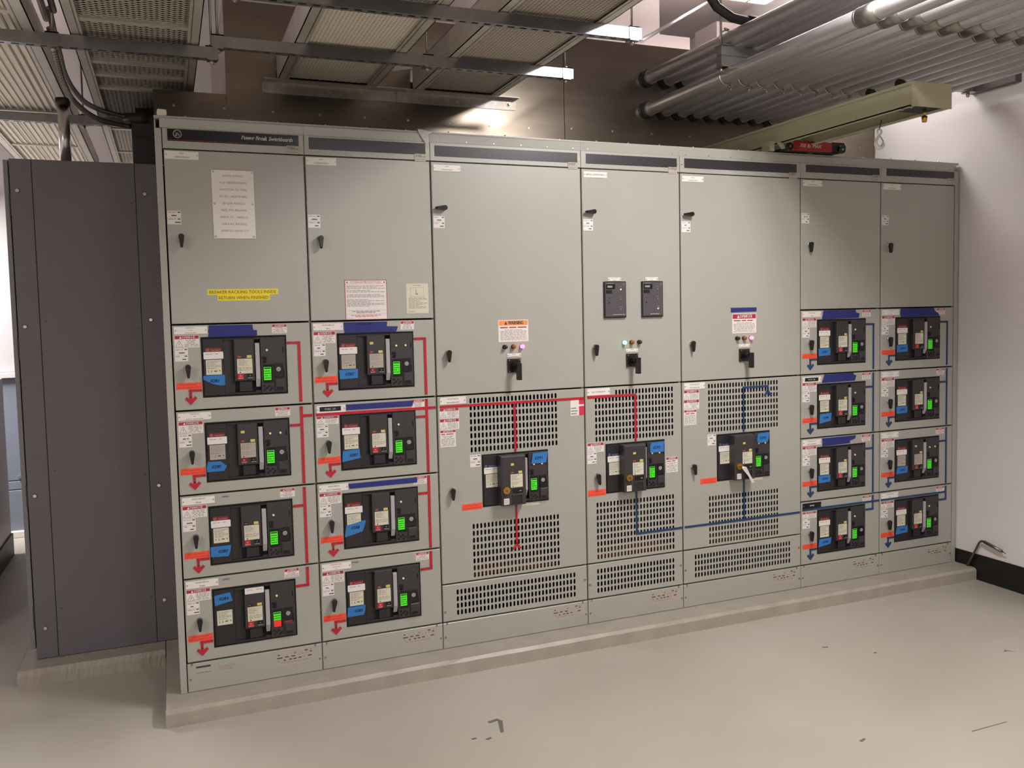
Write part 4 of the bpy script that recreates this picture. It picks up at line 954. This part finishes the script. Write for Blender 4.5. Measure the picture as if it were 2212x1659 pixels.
for k in range(3):
    x = 2.641+.125*k; z = zu
    t = thing('conduit', ['leftmost', 'middle', 'rightmost'][k]+' conduit of the three in the upper row of the overhead rack', 'conduit', (x, 0, z), 'steel conduits in the upper row')
    ye = CE-.32; path = [(x, YP-.03, z), (x, ye, z)]+[(x, ye-.3*math.sin(a), z+.3*(1-math.cos(a))) for a in [math.pi/2*q/6 for q in range(1, 7)]]+[(x, ye-.3, CZ)]
    xo = .055
    path = [(px+(xo if py < CE-.05 else 0), py, pz) for px, py, pz in path]
    b = MB(); b.tube(path, rc, m_cond, 18); b.build('pipe', t)
    b = MB(); b.tube([(x, YP, z), (x, YP-.025, z)], rc+.012, m_black, 14); b.tube([(x, YP-.025, z), (x, YP-.052, z)], rc+.004, m_fit, 18); b.build('locknut', t)
t = thing('conduit_rack', 'trapeze of double strut holding the overhead conduits on the right', 'support rack', (3.4, -.11, 2.845))
b = MB()
for za in (2.846, 2.896): b.cbox(2.594, 4.31, -.137, -.091, za, za+.048, m_galvd, .002); b.box(2.5945, 4.3095, -.1375, -.1365, za+.047, za+.0495, m_fit)
b.build('double_strut', t)
for x in (2.606, 4.285):
    b = MB(); b.tube([(x, -.114, 2.80 if x < 3 else 2.815), (x, -.114, CZ)], .0062, m_galv, 8); b.build('threaded_rod', t)
    b = MB(); b.box(x-.015, x+.03, -.15, -.08, 2.944, 2.949, m_galv); b.box(x-.015, x+.03, -.15, -.08, 2.839, 2.845, m_galv); b.tube([(x, -.114, 2.818), (x, -.114, 2.839)], .010, m_zinc, 6); b.build('rod_bracket', t)
for k in range(13):
    x = PX+PP*k; rr_ = rc if k < 1 else .034 if k < 9 else .032; b = MB()
    pts = [(x+(rr_+.0045)*math.cos(a), -.114, zc+(rr_+.0045)*math.sin(a)) for a in [math.pi*(.06-1.12*q/12) for q in range(13)]]
    b.tube(pts, .0036, m_zinc, 6)
    b.box(x+.018, x+.034, -.124, -.104, zc-rr_-.022, zc-rr_-.004, m_zinc); b.tube([(x+.010, -.114, zc-rr_-.012), (x+.044, -.114, zc-rr_-.012)], .0045, m_zinc, 6); b.tube([(x+.026, -.114, zc-rr_-.03), (x+.026, -.114, zc-rr_-.006)], .0045, m_zinc, 6)
    b.build('conduit_clamp', t)
for k in range(3):
    x = 2.641+.125*k; z = zu; b = MB()
    pts = [(x+(rc+.0045)*math.cos(a), -.114, z+(rc+.0045)*math.sin(a)) for a in [math.pi*(-.06+1.12*q/12) for q in range(13)]]
    b.tube(pts, .0036, m_zinc, 6); b.tube([(x-.014, -.114, z+rc+.012), (x+.014, -.114, z+rc+.012)], .006, m_zinc, 6); b.build('conduit_clamp', t)
# curved flexible conduit dropping to the upper row
t = thing('flexible_conduit', 'dark curved flexible conduit dropping in above the upper conduits', 'conduit', (2.41, -.16, 3.07))
pts = [(2.37, -.16, 3.75), (2.407, -.16, 3.532), (2.441, -.16, 3.304), (2.49, -.16, 3.19), (2.55, -.16, 3.118), (2.64, -.16, 3.075), (2.749, -.16, 3.064), (2.85, -.16, 3.066), (2.98, -.15, 3.07)]
b = MB(); b.tube(pts, .023, m_black, 12); b.build('hose', t)
b = MB(); b.tube([(2.449, -.16, 3.26), (2.472, -.16, 3.215)], .034, m_black, 8); b.build('connector', t)
b = MB(); b.tube([(2.738, -.16, 3.064), (2.8, -.16, 3.065)], .032, m_black, 8); b.build('connector', t)
b = MB(); b.tube([(1.966, -.437, 2.82), (3.924, 1.866, 3.98)], .0095, m_cond, 10); single(b, 'slim_pipe', 'slim pale pipe slanting up from beside the bright strut end', 'pipe', (1.966, -.437, 2.82))

t = thing('wall_box', 'dark brown trough box fixed high on the right wall', 'box', (XR, -.24, 2.86))
b = MB(); b.box(XR-.05, XR-.001, -.40, -.085, 2.84, 3.12, m_wbox); b.build('box_body', t)
b = MB()
for y in (-.34, -.365): b.tube([(XR-.054, y, 2.985), (XR-.05, y, 2.985)], .008, m_zinc, 10)
b.build('screw', t)

# ------------------------------------------------------------------ breaker hoist on top of the switchboard
t = thing('hoist_beam', 'cream steel hoist beam reaching out over the right sections', 'hoist', (3.13, 0, 2.5))
x0, x1, zb0, zb1, yf = 3.02, 3.245, 2.503, 2.606, -.945
for s_, xe in ((1, x0), (-1, x1)):
    b = MB(); b.box(min(xe, xe+s_*.005), max(xe, xe+s_*.005), yf+.006, YP-.008, zb0, zb1, m_paint2); b.box(min(xe, xe+s_*.03), max(xe, xe+s_*.03), yf+.006, YP-.008, zb1-.005, zb1, m_paint2); b.box(min(xe, xe+s_*.03), max(xe, xe+s_*.03), yf+.006, YP-.008, zb0, zb0+.005, m_paint2)
    b.box(min(xe, xe-s_*.006), max(xe, xe-s_*.006), yf+.006, YP-.008, zb1-.012, zb1, m_paint2)
    b.build('side_channel', t)
b = MB(); b.cbox(x0-.003, x1+.003, yf, yf+.006, zb0-.002, zb1+.002, m_paint2, .001); b.build('end_plate', t)
b = MB()
for yy in (yf+.02, yf+.07): b.tube([(x0+.012, yy, zb0-.008), (x0+.012, yy, zb0)], .006, m_zinc, 6)
b.build('bolt', t)
b = MB(); b.tube([(3.14, yf+.05, 2.47), (3.14, yf+.05, 2.505)], .007, m_brass, 8); b.tube([(3.14, yf+.05, 2.447), (3.14, yf+.05, 2.472)], [.01, .013], m_brass, 10); b.build('end_stop', t)
b = MB(); b.box(x0+.045, x1-.045, -.86, -.62, zb1-.06, zb1+.022, m_paint2); b.build('trolley_block', t)
for yy in (-.84, -.66):
    b = MB(); b.tube([(x0+.02, yy, zb1+.016), (x0+.045, yy, zb1+.016)], .02, m_handle, 16); b.build('trolley_wheel', t)
b = MB(); b.box(x0+.03, x1-.03, -.93, -.80, zb0+.006, zb0+.03, m_black); b.build('winch', t)
b = MB(); b.box(x0-.03, x0, .0, .07, 2.468, 2.52, m_paint2); b.box(x1, x1+.03, .0, .07, 2.468, 2.52, m_paint2); b.build('foot_bracket', t)
t = thing('lifting_hook', 'white lifting hook hanging on a thin cable below the hoist beam', 'hook', (3.168, -.6, 2.385))
hx, hy = 3.165, -.60
b = MB(); b.tube([(hx, hy, 2.476), (hx+.012, hy, 2.52)], .0022, m_black, 6); b.build('cable', t)
b = MB()
b.tube([(hx+.0125*math.cos(a), hy, 2.462+.0125*math.sin(a)) for a in [2*math.pi*q/16 for q in range(17)]], .0045, m_white, 10)
ccx, ccz, rr = hx, 2.412, .023
pth = [(hx+.001, hy, 2.450), (hx-.003, hy, 2.442), (hx-.012, hy, 2.432)]+[(ccx+rr*math.cos(math.radians(a)), hy, ccz-.002+rr*math.sin(math.radians(a))) for a in range(150, 386, 18)]
b.tube(pth, [.0055, .006, .0065]+[.0075+.0035*math.sin(math.pi*q/13) for q in range(len(pth)-5)]+[.005, .002], m_white, 10); b.build('hook', t)
b = MB(); b.tube([(hx+.003, hy, 2.444), (hx+.024, hy, 2.42)], .003, m_lever, 8); b.build('latch', t)
t = thing('hoist_carriage', 'red hoist carriage lettered 700 lb MAX on the switchboard top edge', 'hoist carriage', (3.24, -.03, 2.467))
b = MB(); b.cbox(3.085, 3.36, -.055, -.035, 2.470, 2.520, m_cred, .002)
b.text('700 lb. MAX', 3.215, 2.486, .028, -.0556, m_white, italic=True, fit=.19); b.build('plate', t)
b = MB(); b.prism([(3.005,2.496),(3.0,2.504),(3.03,2.508),(3.045,2.474),(3.03,2.47)], -.055, -.045, m_greyl); b.prism([(3.035,2.478),(3.05,2.512),(3.085,2.524),(3.15,2.530),(3.15,2.525),(3.095,2.519),(3.095,2.478)], -.056, -.03, m_paint); b.build('bracket', t)
b = MB(); b.prism([(3.36,2.476),(3.36,2.523),(3.44,2.522),(3.455,2.50),(3.44,2.476)], -.055, -.03, m_black); b.build('bracket', t)
for xx in (3.065, 3.415):
    b = MB(); b.tube([(xx, -.072, 2.484), (xx, -.056, 2.484)], .021, m_handle, 18); b.tube([(xx, -.075, 2.484), (xx, -.072, 2.484)], .006, m_zinc, 8); b.build('wheel', t)
b = MB(); b.box(3.05, 3.43, -.03, .10, 2.4685, 2.48, m_black); b.build('base_bar', t)

# crank rod leaning on the baseboard
b = MB(); b.tube([(4.338, -.10, .074), (4.338, -.13, .13), (4.337, -.185, .235), (4.337, -.20, .246), (4.337, -.215, .245), (4.337, -.25, .237)], .0065, m_tool, 10)
b.tube([(4.337, -.215, .245), (4.337, -.335, .217)], .009, m_tool, 10); b.tube([(4.337, -.335, .217), (4.337, -.36, .211)], .003, m_tool, 8)
single(b, 'crank_handle', 'bent steel crank rod leaning in the corner on the concrete pad', 'tool', (4.338, -.10, .07))

# ------------------------------------------------------------------ dark cabinet at the left
t = thing('dark_cabinet', 'tall dark grey cabinet standing left of the switchboard on its own pad', 'cabinet', (-.35, .69, .07))
yd = .695
b = MB(); b.box(-.638, -.03, yd+.012, 1.95, .07, 2.375, m_dark); b.build('body', t)
for (a, c_, nm) in ((-.640, -.5525, 'side_panel'), (-.5505, -.1255, 'centre_panel'), (-.1235, -.03, 'side_panel')):
    b = MB(); b.cbox(a, c_, yd, yd+.012, .072, 2.377, m_dark, .002); b.build(nm, t)
for (x, z) in ((-.612, 2.235), (-.612, 1.62), (-.612, .84), (-.600, .215), (-.085, 2.235), (-.085, 1.64), (-.085, .84), (-.085, .275)):
    b = MB(); b.tube([(x, yd-.006, z), (x, yd, z)], [.007, .011], m_chrome, 12); b.build('screw', t)
for (x, z) in ((-.145, 2.19), (-.145, 1.6), (-.145, .9), (-.145, .3), (-.53, .95), (-.53, .3), (-.53, 1.64)):
    b = MB(); b.tube([(x, yd-.003, z), (x, yd, z)], [.003, .005], m_dark, 8); b.build('rivet', t)
b = MB(); b.cbox(-.665, -.6455, yd+.01, 1.9, .12, 2.372, m_dark2, .002); b.build('door_edge', t, label='lighter grey edge of the side door')
for z in (2.17, 1.52, .84, .27):
    b = MB(); b.box(-.6475, -.6385, yd+.002, yd+.03, z-.05, z+.05, m_black); b.build('hinge', t, label='black hinge')
# vertical conduit rising from the dark cabinet
t = thing('conduit', 'shiny vertical conduit rising from the top of the dark cabinet', 'conduit', (-.44, 1.05, 2.377))
b = MB(); b.tube([(-.441, 1.05, 2.377), (-.441, 1.05, 2.715)], .026, m_cond2, 20); b.build('pipe', t)
b = MB(); b.tube([(-.441, 1.05, 2.70), (-.441, 1.05, 2.735)], .034, m_black, 14); b.build('bushing', t)
# dark riser box with flexible conduits
t = thing('riser_box', 'dark square riser box between the dark cabinet and the trays', 'box', (-.08, 1.0, 2.377))
b = MB(); b.cbox(-.135, -.024, .95, 1.25, 2.378, 2.66, m_riser, .002); b.build('box_body', t)
b = MB(); b.cbox(-.12, -.03, 1.20, 1.6, 2.60, 2.745, m_black, .002); b.build('horizontal_duct', t)
b = MB(); b.tube([(-.165, .97, 2.64), (-.09, .94, 2.64), (-.06, .94, 2.64)], .026, m_riser, 12); b.build('elbow', t)
for lab, pts in (('upper of two ribbed flexible conduits curving down to the riser box', [(-.385, .05, 2.86), (-.383, .2, 2.80), (-.381, 0.35, 2.755), (-.379, 0.44, 2.722), (-.366, 0.53, 2.689), (-.347, 0.62, 2.668), (-.317, 0.71, 2.648), (-.268, 0.8, 2.640), (-.215, 0.89, 2.643), (-.165, 0.955, 2.645), (-.13, .965, 2.642)]),
                 ('lower of two ribbed flexible conduits curving down to the riser box', [(-.392, .1, 2.80), (-.375, 0.25, 2.66), (-.354, 0.35, 2.600), (-.335, 0.476, 2.586), (-.303, 0.602, 2.578), (-.264, 0.728, 2.578), (-.215, 0.854, 2.59), (-.153, 0.955, 2.60), (-.132, .96, 2.602)]),
                 ('near ribbed flexible conduit beside the left mesh tray', [(-.352, -1.8, 2.802), (-0.352, -1.391, 2.802), (-0.363, -0.821, 2.796), (-0.38, -0.365, 2.791), (-0.391, 0.0, 2.802)]),
                 ('near ribbed flexible conduit running close along the mesh tray side rail', [(-.336, -1.8, 2.84), (-0.338, -1.391, 2.84), (-0.345, -0.821, 2.834), (-0.355, -0.365, 2.83), (-0.365, 0.0, 2.835)])):
    P = [Vector(p) for p in pts]; Q = []
    for k in range(len(P)-1):
        a = P[max(k-1, 0)]; b1 = P[k]; c1 = P[k+1]; d1 = P[min(k+2, len(P)-1)]
        n = max(4, int((c1-b1).length/.0045))
        for q in range(n):
            u = q/n; Q.append(.5*((2*b1)+(c1-a)*u+(2*a-5*b1+4*c1-d1)*u*u+(3*b1-a-3*c1+d1)*u**3))
    b = MB(); b.tube([tuple(p) for p in Q], [.0125 if k % 2 else .0095 for k in range(len(Q))], m_flex, 8, smooth=False)
    single(b, 'flexible_conduit', lab, 'conduit', tuple(Q[-1]), 'ribbed flexible conduits at the left')

# ------------------------------------------------------------------ equipment far behind on the left
t = thing('far_cabinet', 'light grey cabinet with black plinth at the far left edge', 'cabinet', (-1.7, 2.4, 0))
b = MB(); b.cbox(-2.3, -1.098, 1.2, 3.206, .152, 1.25, m_lcab, .005); b.build('body', t)
b = MB(); b.box(-2.28, -1.085, 1.25, 3.2, 0, .152, m_black); b.build('plinth', t)
t = thing('blue_cabinet', 'blue grey cabinet with ledges seen behind the light grey cabinet', 'cabinet', (-1.6, 4.0, 0))
b = MB(); b.cbox(-2.6, -.75, 3.72, 4.4, 0, .05, m_white, .004); b.build('plinth', t)
b = MB(); b.cbox(-2.55, -.8, 3.76, 4.35, .05, .36, m_bcab, .004); b.build('lower_body', t)
b = MB(); b.cbox(-2.55, -.8, 3.76, 4.35, .365, .43, m_bcab, .004); b.build('rail', t)
b = MB(); b.cbox(-2.55, -.8, 3.76, 4.35, .435, 1.22, m_bcab, .004); b.build('door', t)
b = MB(); b.cbox(-2.6, -.75, 3.72, 4.4, 1.22, 1.26, m_lcab, .004); b.build('ledge', t)
b = MB(); b.cbox(-2.55, -.8, 3.80, 4.35, 1.26, 2.15, m_lcab2, .004); b.build('upper_body', t)
b = MB(); b.tube([(-1.105, 3.745, .46), (-1.105, 3.76, .46)], .013, m_chrome, 10); b.build('latch', t)
